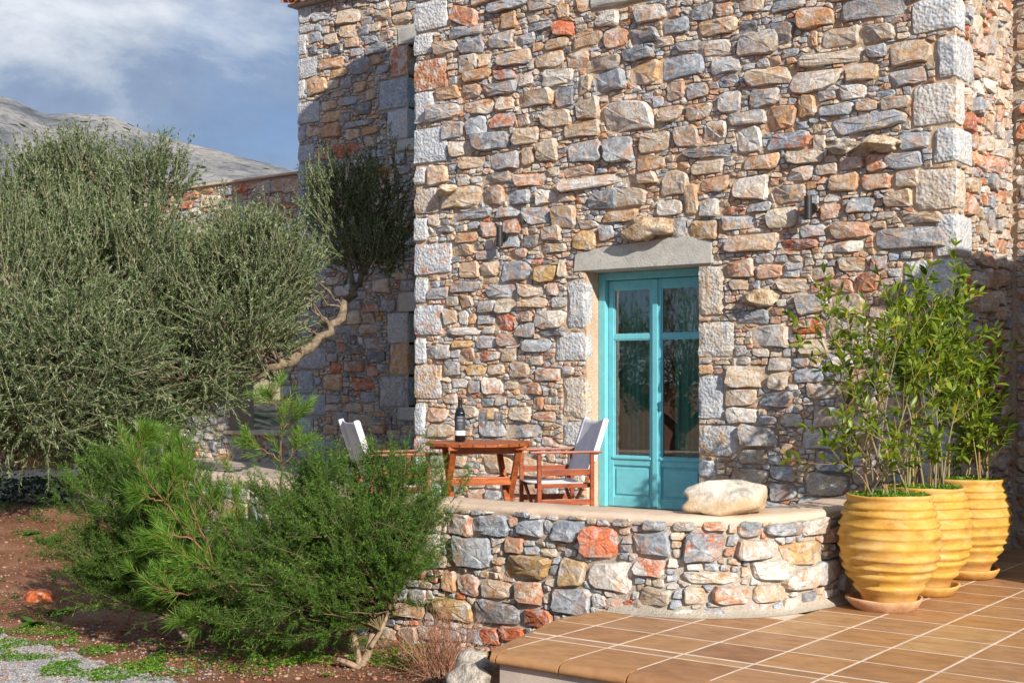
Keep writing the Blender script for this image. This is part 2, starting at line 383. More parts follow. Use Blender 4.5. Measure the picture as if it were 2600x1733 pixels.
def col_mat(name, rough=0.8):
    m, t, bs = new_mat(name); t.link(t.attr('Col'), bs.inputs['Base Color']); bs.inputs['Roughness'].default_value = rough; return m
M_STEM = col_mat('plant_stem')

# ------------------------------------------------------------------ stone packing
def signed_out(poly, pts):
    """max over edges of signed distance (positive outside) of pts to convex ccw poly; also edge index"""
    P = np.asarray(poly); Q = np.roll(P, -1, axis=0); E = Q - P
    Nn = np.stack([E[:, 1], -E[:, 0]], 1); Nn /= np.linalg.norm(Nn, axis=1)[:, None] + 1e-12
    D = (pts[:, None, :] - P[None]) * Nn[None]
    D = D.sum(2)
    return D.max(1), D.argmax(1), Nn, P
def clip(poly, c, n):
    """keep side where n.(x-c) <= 0"""
    out = []; m = len(poly)
    ds = [(p[0] - c[0]) * n[0] + (p[1] - c[1]) * n[1] for p in poly]
    for i in range(m):
        a, b = poly[i], poly[(i + 1) % m]; da, db = ds[i], ds[(i + 1) % m]
        if da <= 0: out.append(a)
        if (da < 0 < db) or (db < 0 < da):
            s = da / (da - db); out.append((a[0] + s * (b[0] - a[0]), a[1] + s * (b[1] - a[1])))
    return out
def area(poly):
    s = 0
    for i in range(len(poly)):
        a, b = poly[i], poly[(i + 1) % len(poly)]; s += a[0] * b[1] - a[1] * b[0]
    return s / 2
def pack(region, blocked, levels, seed, K=1.6, gap=0.0042):
    """region (u0,u1,v0,v1); blocked: convex ccw polys; returns list of (poly, seed) in u,v"""
    rs = np.random.RandomState(seed); u0, u1, v0, v1 = region
    bl = [np.array([(p[0], p[1] * K) for p in b]) for b in blocked]
    info = []
    for b in bl:
        _, _, Nn, P = signed_out(b, np.zeros((1, 2))); info.append((b.min(0), b.max(0), Nn, P, b))
    # clearance raster (1 cm): distance to the nearest stone or blocked shape
    q_ = 0.01; nx_, ny_ = int((u1 - u0) / q_) + 1, int((v1 - v0) * K / q_) + 1
    gx_ = u0 + (np.arange(nx_) + .5) * q_; gy_ = v0 * K + (np.arange(ny_) + .5) * q_
    clr = np.full((nx_, ny_), 9.0, np.float32)
    for mn, mx, Nn, P, b in info:
        m_ = .16; a0, a1 = max(int((mn[0] - m_ - u0) / q_), 0), min(int((mx[0] + m_ - u0) / q_) + 1, nx_)
        c0, c1 = max(int((mn[1] - m_ - v0 * K) / q_), 0), min(int((mx[1] + m_ - v0 * K) / q_) + 1, ny_)
        if a0 >= a1 or c0 >= c1: continue
        X, Y = np.meshgrid(gx_[a0:a1], gy_[c0:c1], indexing='ij')
        D = np.full(X.shape, -9.0)
        for k in range(len(P)): D = np.maximum(D, (X - P[k][0]) * Nn[k][0] + (Y - P[k][1]) * Nn[k][1])
        D = np.where(D < 0, -1, D * 1.75)
        clr[a0:a1, c0:c1] = np.minimum(clr[a0:a1, c0:c1], D)
    pos, rad = [], []
    for r, dens in levels:
        target = max(int((u1 - u0) * (v1 - v0) * K / (r * r * 4) * .9), 4); tries = 0; added = 0
        free = np.argwhere(clr > r * .95)
        while len(free) and added < target * dens:
            sel = free[rs.randint(0, len(free), 256)]; hit = 0
            for a, b_ in sel:
                r_ = r * rs.uniform(.88, 1.12)
                if clr[a, b_] < r_ * .95: continue
                c = (gx_[a] + rs.uniform(-.004, .004), gy_[b_] + rs.uniform(-.004, .004)); pos.append(c); rad.append(r_); added += 1; hit += 1
                m_ = int((r_ + .13) / q_) + 2; a0, a1, c0, c1 = max(a - m_, 0), min(a + m_, nx_), max(b_ - m_, 0), min(b_ + m_, ny_)
                D = np.sqrt((gx_[a0:a1, None] - c[0]) ** 2 + (gy_[None, c0:c1] - c[1]) ** 2) - .95 * r_
                clr[a0:a1, c0:c1] = np.minimum(clr[a0:a1, c0:c1], D)
                if added >= target * dens: break
            if hit < 3: break
            free = free[clr[free[:, 0], free[:, 1]] > r * .95]
    pos = np.array(pos).reshape(-1, 2); rad = np.array(rad)
    cells = []
    for i in range(len(pos)):
        c = pos[i]; r = rad[i]; R = r * 1.75 + 0.02
        poly = [(c[0] - R, c[1] - R), (c[0] + R, c[1] - R), (c[0] + R, c[1] + R), (c[0] - R, c[1] + R)]
        for cc, nn_ in (((u0, 0), (-1, 0)), ((u1, 0), (1, 0)), ((0, v0 * K), (0, -1)), ((0, v1 * K), (0, 1))): poly = clip(poly, cc, nn_)
        d = pos - c; dist = np.hypot(d[:, 0], d[:, 1])
        nb = np.where((dist < R * 1.42 + rad * 1.9) & (dist > 1e-6))[0]; nb = nb[np.argsort(dist[nb])]
        for j in nb:
            dd = dist[j]; tt = (dd * dd + r * r - rad[j] ** 2) / (2 * dd * dd)
            tt = min(max(tt, 0.12), 0.88)
            cx, cy = c[0] + d[j, 0] * tt, c[1] + d[j, 1] * tt
            nx, ny = d[j] / dd
            nx2 = math.copysign(abs(nx) ** 1.7, nx); ny2 = math.copysign(abs(ny) ** 1.45, ny); L = math.hypot(nx2, ny2)
            nx2 /= L; ny2 /= L
            poly = clip(poly, (cx - nx2 * gap, cy - ny2 * gap), (nx2, ny2))
            if len(poly) < 3: break
        if len(poly) < 3: continue
        pa = c[None]
        for mn, mx, Nn, P, b in info:
            if c[0] < mn[0] - R or c[0] > mx[0] + R or c[1] < mn[1] - R or c[1] > mx[1] + R: continue
            D = ((c[None] - P) * Nn).sum(1); k = int(D.argmax())
            poly = clip(poly, (P[k][0] + Nn[k][0] * gap, P[k][1] + Nn[k][1] * gap), (-Nn[k][0], -Nn[k][1]))
            if len(poly) < 3: break
        if len(poly) < 3: continue
        poly = [(p[0], p[1] / K) for p in poly]
        if area(poly) > 0.0011: cells.append(poly)
    return cells
def superpoly(cx, cy, w, h, ang=0.0, n=14, e=3.2, jit=0.05, rs=rnd):
    """irregular convex 4 to 7 sided stone outline filling about w x h"""
    c = [[-1, -1], [1, -1], [1, 1], [-1, 1]]; k1, k2 = rs.uniform(-.13, .13), rs.uniform(-.16, .16)
    P = []
    for i, (x, y) in enumerate(c):
        x2 = x * (1 - rs.uniform(0, .13)) + y * k1; y2 = y * (1 - rs.uniform(0, .15)) * (1 + k2 * x)
        if rs.random() < .42:      # chopped corner
            a, b = rs.uniform(.18, .5), rs.uniform(.18, .5)
            q = [(x2 - x * a, y2), (x2, y2 - y * b)]
            P += q if x * y < 0 else q[::-1]
        else: P.append((x2, y2))
    ca, sa = math.cos(ang), math.sin(ang)
    P = [(p[0] * w / 2, p[1] * h / 2) for p in P]
    P = [(cx + x * ca - y * sa, cy + x * sa + y * ca) for x, y in P]
    return P if area(P) > 0 else P[::-1]
def rectpoly(cx, cy, w, h, ang=0.0):
    ca, sa = math.cos(ang), math.sin(ang)
    return [(cx + x * ca - y * sa, cy + x * sa + y * ca) for x, y in ((-w / 2, -h / 2), (w / 2, -h / 2), (w / 2, h / 2), (-w / 2, h / 2))]
def resample(poly, n, jit, rs):
    """keep the corners (blunted), add uneven midpoints on long edges"""
    S = math.sqrt(abs(area(poly))); q = []
    m = len(poly); pp = []
    for i in range(m):        # drop tiny edges
        if math.dist(poly[i], poly[i - 1]) > S * .12: pp.append(poly[i])
    if len(pp) < 3: pp = poly
    m = len(pp)
    for i in range(m):
        a, b, c = pp[i - 1], pp[i], pp[(i + 1) % m]
        la, lc = math.dist(a, b), math.dist(b, c); r = min(S * rs.uniform(.07, .17), la * .4, lc * .4)
        q.append((b[0] + (a[0] - b[0]) * r / la, b[1] + (a[1] - b[1]) * r / la)); q.append((b[0] + (c[0] - b[0]) * r / lc, b[1] + (c[1] - b[1]) * r / lc))
        if lc > S * .62 and n > 7:
            f = rs.uniform(.38, .62); k = -rs.uniform(-.01, .055) * S
            q.append((b[0] + (c[0] - b[0]) * f - (-(c[1] - b[1])) / lc * -k * -1, b[1] + (c[1] - b[1]) * f - (c[0] - b[0]) / lc * k))
    cx = sum(p[0] for p in q) / len(q); cy = sum(p[1] for p in q) / len(q)
    out = []
    for x, y in q:
        j = 1 - jit * .5 * rs.random(); out.append((cx + (x - cx) * j, cy + (y - cy) * j))
    return out
def lay_rects(region, blocked, sizes, seed, jitw=.03):
    """drop block-like stones and slide them left and down till they touch, as a mason would"""
    rs = np.random.RandomState(seed); rp = random.Random(seed); u0, u1, v0, v1 = region; q = .01
    nx, ny = int((u1 - u0) / q), int((v1 - v0) / q); M = np.zeros((nx, ny), bool)
    gx = u0 + (np.arange(nx) + .5) * q; gy = v0 + (np.arange(ny) + .5) * q
    for b in blocked:
        P = np.array(b, float); mn, mx = P.min(0) - .02, P.max(0) + .02
        a0, a1 = max(int((mn[0] - u0) / q), 0), min(int((mx[0] - u0) / q) + 1, nx); c0, c1 = max(int((mn[1] - v0) / q), 0), min(int((mx[1] - v0) / q) + 1, ny)
        if a0 >= a1 or c0 >= c1: continue
        X, Y = np.meshgrid(gx[a0:a1], gy[c0:c1], indexing='ij'); D = np.full(X.shape, -9.0)
        for k in range(len(P)):
            E_ = P[(k + 1) % len(P)] - P[k]; L = math.hypot(*E_) + 1e-9; D = np.maximum(D, ((X - P[k][0]) * E_[1] - (Y - P[k][1]) * E_[0]) / L)
        M[a0:a1, c0:c1] |= D < .004
    out = []
    for (wa, wb, ha, hb, frac) in sizes:
        target = nx * ny * q * q / ((wa + wb) * (ha + hb) / 4) * frac; n = 0; fails = 0
        while n < target and fails < 500:
            w_, h_ = rs.uniform(wa, wb), rs.uniform(ha, hb); iw, ih = int(w_ / q) + 1, int(h_ / q) + 1
            if iw >= nx or ih >= ny: fails += 1; continue
            a, c = rs.randint(0, nx - iw), rs.randint(0, ny - ih)
            if M[a:a + iw, c:c + ih].any(): fails += 1; continue
            for _ in range(40):
                mv = 0
                if c > 0 and not M[a:a + iw, c - 1].any(): c -= 1; mv = 1
                if a > 0 and not M[a - 1, c:c + ih].any(): a -= 1; mv = 1
                if not mv: break
            M[a:a + iw, c:c + ih] = True; n += 1; fails = 0
            out.append(superpoly(u0 + (a + iw / 2) * q, v0 + (c + ih / 2) * q, (iw - .4) * q * 1.03, (ih - .4) * q * 1.03, rp.uniform(-.05, .05), rs=rp))
    return out
RS = [(.26, .42, .12, .20, .14), (.18, .32, .10, .18, .34), (.13, .24, .08, .15, .5), (.10, .18, .05, .11, .5), (.07, .13, .04, .08, .4), (.07, .16, .022, .04, .22)]
def grow(rects, fixed, gap=.007, rounds=5, step=.05, lim=1.5):
    """rects: list of [u, v, w, h, ...]; widen each until it nearly touches its neighbours"""
    fb = [(min(p[0] for p in b), max(p[0] for p in b), min(p[1] for p in b), max(p[1] for p in b)) for b in fixed]
    R_ = [list(r) for r in rects]; W0 = [(r[2], r[3]) for r in R_]
    def bb(r, m=0): return (r[0] - r[2] / 2 - m, r[0] + r[2] / 2 + m, r[1] - r[3] / 2 - m, r[1] + r[3] / 2 + m)
    for _ in range(rounds):
        B = np.array([bb(r) for r in R_] + fb)
        for i, r in enumerate(R_):
            for du, dv in ((-1, 0), (1, 0), (0, -1), (0, 1)):
                k = step * (r[2] if du else r[3])
                if (du and r[2] + k > W0[i][0] * lim) or (dv and r[3] + k > W0[i][1] * lim): continue
                q = list(r); q[0] += du * k / 2; q[1] += dv * k / 2; q[2] += abs(du) * k; q[3] += abs(dv) * k; b = bb(q, gap)
                hit = (B[:, 0] < b[1]) & (B[:, 1] > b[0]) & (B[:, 2] < b[3]) & (B[:, 3] > b[2]); hit[i] = False
                o_ = bb(r, -.004); was = (B[:, 0] < o_[1]) & (B[:, 1] > o_[0]) & (B[:, 2] < o_[3]) & (B[:, 3] > o_[2])
                if (hit & ~was).any(): continue
                R_[i] = r = q; B[i] = bb(q)
    return R_
def masonry(region, blocked, seed, sizes=RS, lev=None, K=1.6, gap=.0042):
    R_ = lay_rects(region, blocked, sizes, seed); allb = list(blocked) + R_
    return R_ + pack(region, allb, lev or LEV[4:], seed + 1, K, gap)
PAL = {
    'g': ((0.29, 0.325, 0.375), (0.47, 0.27, 0.14), 0.25), 'd': ((0.19, 0.21, 0.245), (0.32, 0.25, 0.19), 0.3),
    't': ((0.49, 0.415, 0.32), (0.50, 0.27, 0.13), 0.32), 'w': ((0.56, 0.54, 0.50), (0.52, 0.30, 0.16), 0.32),
    'o': ((0.52, 0.34, 0.19), (0.50, 0.20, 0.075), 0.42), 'r': ((0.47, 0.20, 0.10), (0.56, 0.48, 0.41), 0.46),
    'R': ((0.50, 0.13, 0.035), (0.40, 0.07, 0.018), 0.35), 'y': ((0.50, 0.33, 0.14), (0.32, 0.2, 0.1), 0.4),
    'q': ((0.43, 0.465, 0.51), (0.55, 0.53, 0.5), 0.4), 'p': ((0.46, 0.33, 0.27), (0.40, 0.16, 0.1), 0.35),
    'W': ((0.62, 0.52, 0.38), (0.46, 0.27, 0.12), 0.35), 'm': ((0.48, 0.30, 0.20), (0.5, 0.16, 0.06), 0.45),
}
MIX2 = {'go': ('g', 'o'), 'to': ('t', 'o'), 'ro': ('t', 'r'), 'gR': ('g', 'R'), 'wr': ('w', 'r'), 'wo': ('w', 'o'), 'tR': ('t', 'R'),
        'wR': ('w', 'R'), 'qr': ('q', 'r'), 'qo': ('q', 'o'), 'qt': ('q', 't'), 'gt': ('g', 't'), 'rp': ('p', 'r')}
def stone_cols(code, rs):
    if code in MIX2:
        a, b = MIX2[code]; c1, c2, am = PAL[a][0], PAL[b][0], 0.52
    else: c1, c2, am = PAL[code]
    k = rs.uniform(0.82, 1.18); h = rs.uniform(-0.035, 0.035)
    c1 = (max(c1[0] * k + h * .5, .02), c1[1] * k, max(c1[2] * k - h * .5, .015)); am = min(max(am + rs.uniform(-0.16, 0.16), 0.0), 0.8)
    return c1, c2, am
def pick(weights, rs):
    s = sum(x[1] for x in weights); r = rs.random() * s
    for c, wt in weights:
        r -= wt
        if r <= 0: return c
    return weights[-1][0]
def stone_geo(poly, h, rs, tilt=0.16, jit=0.07, relief=1.0):
    """verts in (u,v,height) and faces"""
    cx = sum(p[0] for p in poly) / len(poly); cy = sum(p[1] for p in poly) / len(poly)
    us = [p[0] for p in poly]; vs = [p[1] for p in poly]; W, H = max(us) - min(us), max(vs) - min(vs); S = math.sqrt(max(W * H, 1e-6))
    n = 7 if S < .05 else 9 if S < .09 else 11 if S < .16 else 14
    P = resample(poly, n, jit, rs); n = len(P)
    cx = sum(p[0] for p in P) / n; cy = sum(p[1] for p in P) / n
    tu, tv = rs.uniform(-tilt, tilt), rs.uniform(-tilt, tilt) + 0.05
    pl = []
    for _ in range(rs.choice((1, 2, 2, 3))):
        a = rs.uniform(0, 6.28); sl = rs.uniform(.08, .38) * relief; pl.append((math.cos(a) * sl, math.sin(a) * sl, rs.uniform(0.0, .16) * S))
    def hh(x, y, base, am):
        k = min([0.012] + [p[0] * (x - cx) + p[1] * (y - cy) + p[2] for p in pl])
        return base + ((x - cx) * tu + (y - cy) * tv) + k + rs.uniform(-am, am)
    V = [(x, y, -0.03) for x, y in P]
    rings = [(0.975, 0.60), (0.89, 1.0)] + ([(0.50, 1.03)] if S > .07 else [])
    am = min(0.0015 + S * 0.016, 0.006) * relief
    ox, oy = rs.uniform(-.25, .25) * W / 2, rs.uniform(-.25, .25) * H / 2
    for k_, (sc_, hf) in enumerate(rings):
        f_ = 1 if k_ == 2 else 0
        for x, y in P:
            sj = sc_ * (1 + rs.uniform(-.05, .05) * (1 if k_ else .2))
            X, Y = cx + (x - cx) * sj + ox * f_ * .6, cy + (y - cy) * sj + oy * f_ * .6
            V.append((X, Y, max(hh(X, Y, h * hf, am), 0.002)))
    cx += ox; cy += oy
    V.append((cx, cy, hh(cx, cy, h * 1.08, am)))
    Fc = []
    for k in range(len(rings)):
        for i in range(n):
            j = (i + 1) % n; a, b = k * n, (k + 1) * n
            Fc.append((a + i, a + j, b + j, b + i))
    a = len(rings) * n
    for i in range(n): Fc.append((a + i, a + (i + 1) % n, len(V) - 1))
    return V, Fc, (cx, cy), S
def add_attrs(me, n, cols):
    """cols: list of (count, c1, c2, amount)"""
    A = np.ones((n, 4), np.float32); B = np.ones((n, 4), np.float32); Cc = np.zeros(n, np.float32); i = 0
    for cnt, c1, c2, am in cols:
        A[i:i + cnt, :3] = c1; B[i:i + cnt, :3] = c2; Cc[i:i + cnt] = am; i += cnt
    me.color_attributes.new('Col', 'FLOAT_COLOR', 'POINT').data.foreach_set('color', A.ravel())
    me.color_attributes.new('Col2', 'FLOAT_COLOR', 'POINT').data.foreach_set('color', B.ravel())
    me.attributes.new('Par', 'FLOAT', 'POINT').data.foreach_set('value', Cc)
def lay_stones(parent, items, mapf, seed, max_parts=290, mat=None):
    """items: (poly, code, height, kind); mapf(u,v,h)->Vector"""
    rs = random.Random(seed); mat = mat or M_STONE
    geo = []
    for poly, code, h, kind in items:
        V, Fc, c, S = stone_geo(poly, h, rs, tilt=0.05 if kind == 'dressed' else 0.17, jit=0.03 if kind == 'dressed' else 0.07, relief=0.5 if kind == 'dressed' else 1)
        geo.append((S, V, Fc, c, stone_cols(code, rs), kind))
    geo.sort(key=lambda g: -g[0])
    bigV, bigF, bigC = [], [], []
    for k, (S, V, Fc, c, cols, kind) in enumerate(geo):
        if k < max_parts:
            o3 = mapf(c[0], c[1], 0)
            vv = [mapf(*v) - o3 for v in V]
            o = mesh_obj('corner_stone' if kind == 'dressed' else 'stone', vv, Fc, M_DRESS if kind == 'dressed' else mat, parent, loc=o3)
            add_attrs(o.data, len(vv), [(len(vv), *cols)])
        else:
            b = len(bigV); bigV += [mapf(*v) for v in V]; bigF += [tuple(b + i for i in f) for f in Fc]; bigC.append((len(V), *cols))
    if bigV:
        o = mesh_obj('small_stone_fill', bigV, bigF, mat, parent); add_attrs(o.data, len(bigV), bigC); o['kind'] = 'stuff'
    return len(geo)
def height_for(poly, rs):
    us = [p[0] for p in poly]; vs = [p[1] for p in poly]; S = math.sqrt((max(us) - min(us)) * (max(vs) - min(vs)))
    return rs.uniform(0.009, 0.015) + min(S, .3) * rs.uniform(0.06, 0.14)
def quoin_box(parent, c0, c1, code, seed, name='corner_stone', bev=0.012, amp=0.006, mat=None):
    """a dressed block given by its two opposite corners, with hammered, uneven faces"""
    rs = random.Random(seed); bm = bmesh.new()
    x0, y0, z0 = [min(a, b) for a, b in zip(c0, c1)]; x1, y1, z1 = [max(a, b) for a, b in zip(c0, c1)]
    cx, cy, cz = (x0 + x1) / 2, (y0 + y1) / 2, (z0 + z1) / 2
    box(bm, x0 - cx, x1 - cx, y0 - cy, y1 - cy, z0 - cz, z1 - cz, 0)
    bmesh.ops.subdivide_edges(bm, edges=bm.edges[:], cuts=5, use_grid_fill=True)
    hx, hy, hz = (x1 - x0) / 2, (y1 - y0) / 2, (z1 - z0) / 2
    s1, s2 = rs.uniform(-.05, .05), rs.uniform(-.06, .06)
    for v in bm.verts:
        p = v.co.copy(); ex, ey, ez = hx - abs(p.x), hy - abs(p.y), hz - abs(p.z)
        e = sorted((ex, ey, ez))
        r = 0.0
        if e[1] < bev * 2.2: r = bev * (1 if e[1] < 1e-4 else .35) * (0.8 + .9 * noise.noise(Vector((p.x * 9 + seed, p.y * 9, p.z * 9))))
        if e[2] < bev * 2.2: r *= 1.5
        q = Vector((p.x / max(hx, .01), p.y / max(hy, .01), p.z / max(hz, .01)))
        nn3 = noise.noise_vector(Vector((p.x * 12 + seed * 3.1, p.y * 12, p.z * 12)))
        v.co = p - Vector((math.copysign(r, p.x) if ex < 1e-4 else 0, math.copysign(r, p.y) if ey < 1e-4 else 0, math.copysign(r, p.z) if ez < 1e-4 else 0)) + nn3 * amp
        v.co.z += p.x * s1 * 0.5 * (1 if p.z > 0 else -1)
        v.co.x += p.z * s2 * 0.4 * (1 if p.x < 0 else 0)
    o = bm_obj(name, bm, mat or M_DRESS, parent); o.location = (cx, cy, cz)
    add_attrs(o.data, len(o.data.vertices), [(len(o.data.vertices), *stone_cols(code, rs))])
    return o
def rock_mesh(name, size, mat, seed, parent=None, sub=3, rough=0.22, flat=0.0, cuts=5):
    bm = bmesh.new(); bmesh.ops.create_icosphere(bm, subdivisions=sub, radius=1.0); rs = random.Random(seed)
    planes = [(Vector((rs.gauss(0, 1), rs.gauss(0, 1), rs.gauss(0, 1))).normalized(), rs.uniform(0.62, 0.9)) for _ in range(cuts)]
    for v in bm.verts:
        p = v.co.copy(); p *= 1 + rough * noise.noise(p * 1.3 + Vector((seed, 0, 0))) + rough * .45 * noise.noise(p * 3.1 + Vector((0, seed, 0)))
        for n_, d_ in planes:
            k = p.dot(n_) - d_
            if k > 0: p -= n_ * k * 0.85
        if flat and p.z < -flat: p.z = -flat + (p.z + flat) * .15
        v.co = Vector((p.x * size[0], p.y * size[1], p.z * size[2]))
    return bm_obj(name, bm, mat, parent, smooth=True)
def wall_sheet(name, mapf, region, holes, mat, parent, step=0.045, amp=0.006):
    """mortar bed: grid sheet with holes (rectangles u0,u1,v0,v1)"""
    u0, u1, v0, v1 = region
    us = sorted(set(list(np.arange(u0, u1, step)) + [u1] + [h[k] for h in holes for k in (0, 1)]))
    vs = sorted(set(list(np.arange(v0, v1, step)) + [v1] + [h[k] for h in holes for k in (2, 3)]))
    V, idx, Fc = [], {}, []
    for i, u in enumerate(us):
        for j, v in enumerate(vs):
            idx[i, j] = len(V); V.append(mapf(u, v, amp * 1.6 * noise.noise(Vector((u * 9, v * 9, 3.3))) + amp * .8 * noise.noise(Vector((u * 27, v * 27, 1.1)))))
    for i in range(len(us) - 1):
        for j in range(len(vs) - 1):
            cu, cv = (us[i] + us[i + 1]) / 2, (vs[j] + vs[j + 1]) / 2
            if any(h[0] < cu < h[1] and h[2] < cv < h[3] for h in holes): continue
            Fc.append((idx[i, j], idx[i + 1, j], idx[i + 1, j + 1], idx[i, j + 1]))
    return mesh_obj(name, V, Fc, mat, parent, smooth=True)

# ------------------------------------------------------------------ levels and main dimensions
ZT = EYE - 1.42      # tiled terrace
ZP = EYE - 1.18      # patio
ZC = EYE - 0.82      # top of curved wall
FY = 10.15           # facade plane
XL, XR = -8.91, -3.38
WY, WXL = 13.18, -13.8
RY = 11.58           # set back facade on the right
DX0, DX1, DZ0, DZ1 = -6.807, -5.619, ZP, EYE + 1.03
LEV = [(0.125, .10), (0.100, .22), (0.078, .45), (0.056, 1), (0.038, 2), (0.026, 1.2)]

# ------------------------------------------------------------------ ground
def ground_h(x, y):
    d = depth_of((x, y)); lat = CA * x + SA * y
    h = 0.03 * noise.noise(Vector((x * .8, y * .8, 0))) + 0.015 * noise.noise(Vector((x * 3, y * 3, 1)))
    h += 0.47 * min(max((d - 9.5) / 4.2, 0), 1) * min(max((-lat - 1.5) / 2.5, 0), 1)
    return h
def ground_mesh():
    ds = list(np.arange(1.5, 16, 0.10)) + [16.5, 17.5, 19, 21, 24, 28, 34, 42, 60, 90, 150, 300, 700, 1500, 3000, 9000]
    V, Fc = [], []; NL = 150
    for d in ds:
        for k in range(NL):
            tt = k / (NL - 1); u = (-1.0 + 1.7 * tt) if d < 40 else (-2.2 + 4.4 * tt)
            x, y = d * (-SA + CA * u), d * (CA + SA * u)
            z = ground_h(x, y) if d < 25 else 0.3
            if d < 13: z += 0.012 * noise.noise(Vector((x * 11, y * 11, 5))) + 0.008 * noise.noise(Vector((x * 31, y * 31, 5)))
            V.append((x, y, z))
    for i in range(len(ds) - 1):
        for k in range(NL - 1):
            Fc.append((i * NL + k, i * NL + k + 1, (i + 1) * NL + k + 1, (i + 1) * NL + k))
    m, t, bs = new_mat('red_soil'); p = geo_pos(t)
    c = t.ramp(t.noise(p, 1.7, 7, 0.65, 0.5), [(0.3, (0.13, 0.06, 0.035)), (0.5, (0.25, 0.115, 0.065)), (0.68, (0.34, 0.20, 0.13))])
    c = t.mix(t.ramp(t.noise(p, 42, 5, 0.7), [(0.55, 0.0), (0.66, 0.75)]), c, (0.36, 0.26, 0.19))
    c = t.mix(t.ramp(t.noise(p, 75, 4, 0.7), [(0.32, 0.7), (0.42, 0.0)]), c, (0.05, 0.022, 0.014))
    t.link(c, bs.inputs['Base Color']); bs.inputs['Roughness'].default_value = 0.95; bs.inputs['Specular IOR Level'].default_value = 0.15
    t.link(t.bump(t.math('ADD', t.noise(p, 35, 6, 0.7), t.math('MULTIPLY', t.noise(p, 120, 4, 0.7), 0.4)), 1.0, 0.03), bs.inputs['Normal'])
    o = mesh_obj('ground', V, Fc, m, smooth=True); o['kind'] = 'structure'
    q = 900; V = [(x * q, y * q, -.1) for x in (-1, -.1, .1, 1) for y in (-1, -.1, .02, 1)]
    o = mesh_obj('outer_ground', V, [(i * 4 + j, (i + 1) * 4 + j, (i + 1) * 4 + j + 1, i * 4 + j + 1) for i in range(3) for j in range(3)], m); o['kind'] = 'structure'
ground_mesh()

def scrub_slope():
    """sunlit scrub bank beyond the opening in the garden wall"""
    V, Fc = [], []; n = 60
    for i in range(n):
        for j in range(n):
            x = -46 + 34 * i / (n - 1); y = 15.5 + 30 * j / (n - 1)
            z = 0.35 + 0.155 * (y - 15.5) + .5 * noise.noise(Vector((x * .4, y * .4, 2))) * min((y - 15.5) / 3, 1)
            V.append((x, y, z))
    for i in range(n - 1):
        for j in range(n - 1): Fc.append((i * n + j, (i + 1) * n + j, (i + 1) * n + j + 1, i * n + j + 1))
    m = simple_noise_mat('dry_scrub_bank', [(0.35, (0.03, 0.05, 0.02)), (0.47, (0.10, 0.10, 0.05)), (0.56, (0.32, 0.28, 0.2)), (0.7, (0.4, 0.26, 0.18))], 2.2, 0.95, 0.8, 6, 0.1, 0.1)
    o = mesh_obj('hillside', V, Fc, m, smooth=True); o['kind'] = 'structure'
scrub_slope()

def mountain():
    prof = [(-700, 60), (-400, 130), (-150, 205), (0, 241), (44, 257), (110, 288), (170, 288), (220, 290), (276, 293), (320, 312), (364, 331), (464, 360), (575, 389), (650, 408), (735, 430), (850, 470), (1000, 520), (1300, 600), (1700, 700), (2200, 800)]
    xs = [p[0] for p in prof]; ys = [p[1] for p in prof]
    V, Fc = [], []; nx, ny = 260, 70; D = 3200.0
    for i in range(nx):
        px = -700 + 2900 * i / (nx - 1); top = np.interp(px, xs, ys)
        for j in range(ny):
            f = j / (ny - 1)            # 0 foot .. 1 ridge
            d = D - 1500 * (1 - f) ** 1.0
            hr = (HY - top) / F * D
            prof_h = f ** 0.85
            u = (px - CX) / F
            x, y = d * (-SA + CA * u), d * (CA + SA * u)
            nz = noise.fractal(Vector((x * .0022, y * .0022, 0)), 1.0, 2.0, 6) * 55 * math.sin(math.pi * min(f, 1)) + noise.fractal(Vector((x * .012, y * .012, 4)), 1.0, 2.0, 4) * 9 * (1 - f * .7)
            V.append((x, y, hr * prof_h + nz + EYE * f))
    for i in range(nx - 1):
        for j in range(ny - 1): Fc.append((i * ny + j, (i + 1) * ny + j, (i + 1) * ny + j + 1, i * ny + j + 1))
    m, t, bs = new_mat('haze_tinted_limestone'); p = geo_pos(t)
    pv = t.node('ShaderNodeMapping'); t.link(p, pv.inputs[0]); pv.inputs['Scale'].default_value = (1, 1, 1.6)
    c = t.ramp(t.noise(pv.outputs[0], 0.004, 12, 0.68, 0.4), [(0.40, (0.19, 0.215, 0.26)), (0.49, (0.38, 0.39, 0.41)), (0.58, (0.56, 0.55, 0.53))])  # distance haze put into the rock colour as a bluish grey tint
    c = t.mix(t.ramp(t.noise(pv.outputs[0], 0.045, 6, 0.65), [(0.40, 0.55), (0.5, 0.0)]), c, (0.15, 0.17, 0.18))
    vo = t.node('ShaderNodeTexVoronoi'); t.link(p, vo.inputs['Vector']); vo.inputs['Scale'].default_value = 0.022
    spots = t.math('MULTIPLY', t.ramp(vo.outputs['Distance'], [(0.2, 1.0), (0.27, 0.0)]), t.ramp(t.noise(p, 0.010, 4, 0.6), [(0.46, 0.0), (0.52, 1.0)]))
    c = t.mix(spots, c, (0.045, 0.055, 0.045))
    t.link(c, bs.inputs['Base Color']); bs.inputs['Roughness'].default_value = 1; bs.inputs['Specular IOR Level'].default_value = 0.0
    t.link(t.bump(t.noise(p, 0.02, 10, 0.75), 1.0, 40.0), bs.inputs['Normal'])
    o = mesh_obj('mountain', V, Fc, m, smooth=True); o['kind'] = 'structure'
mountain()

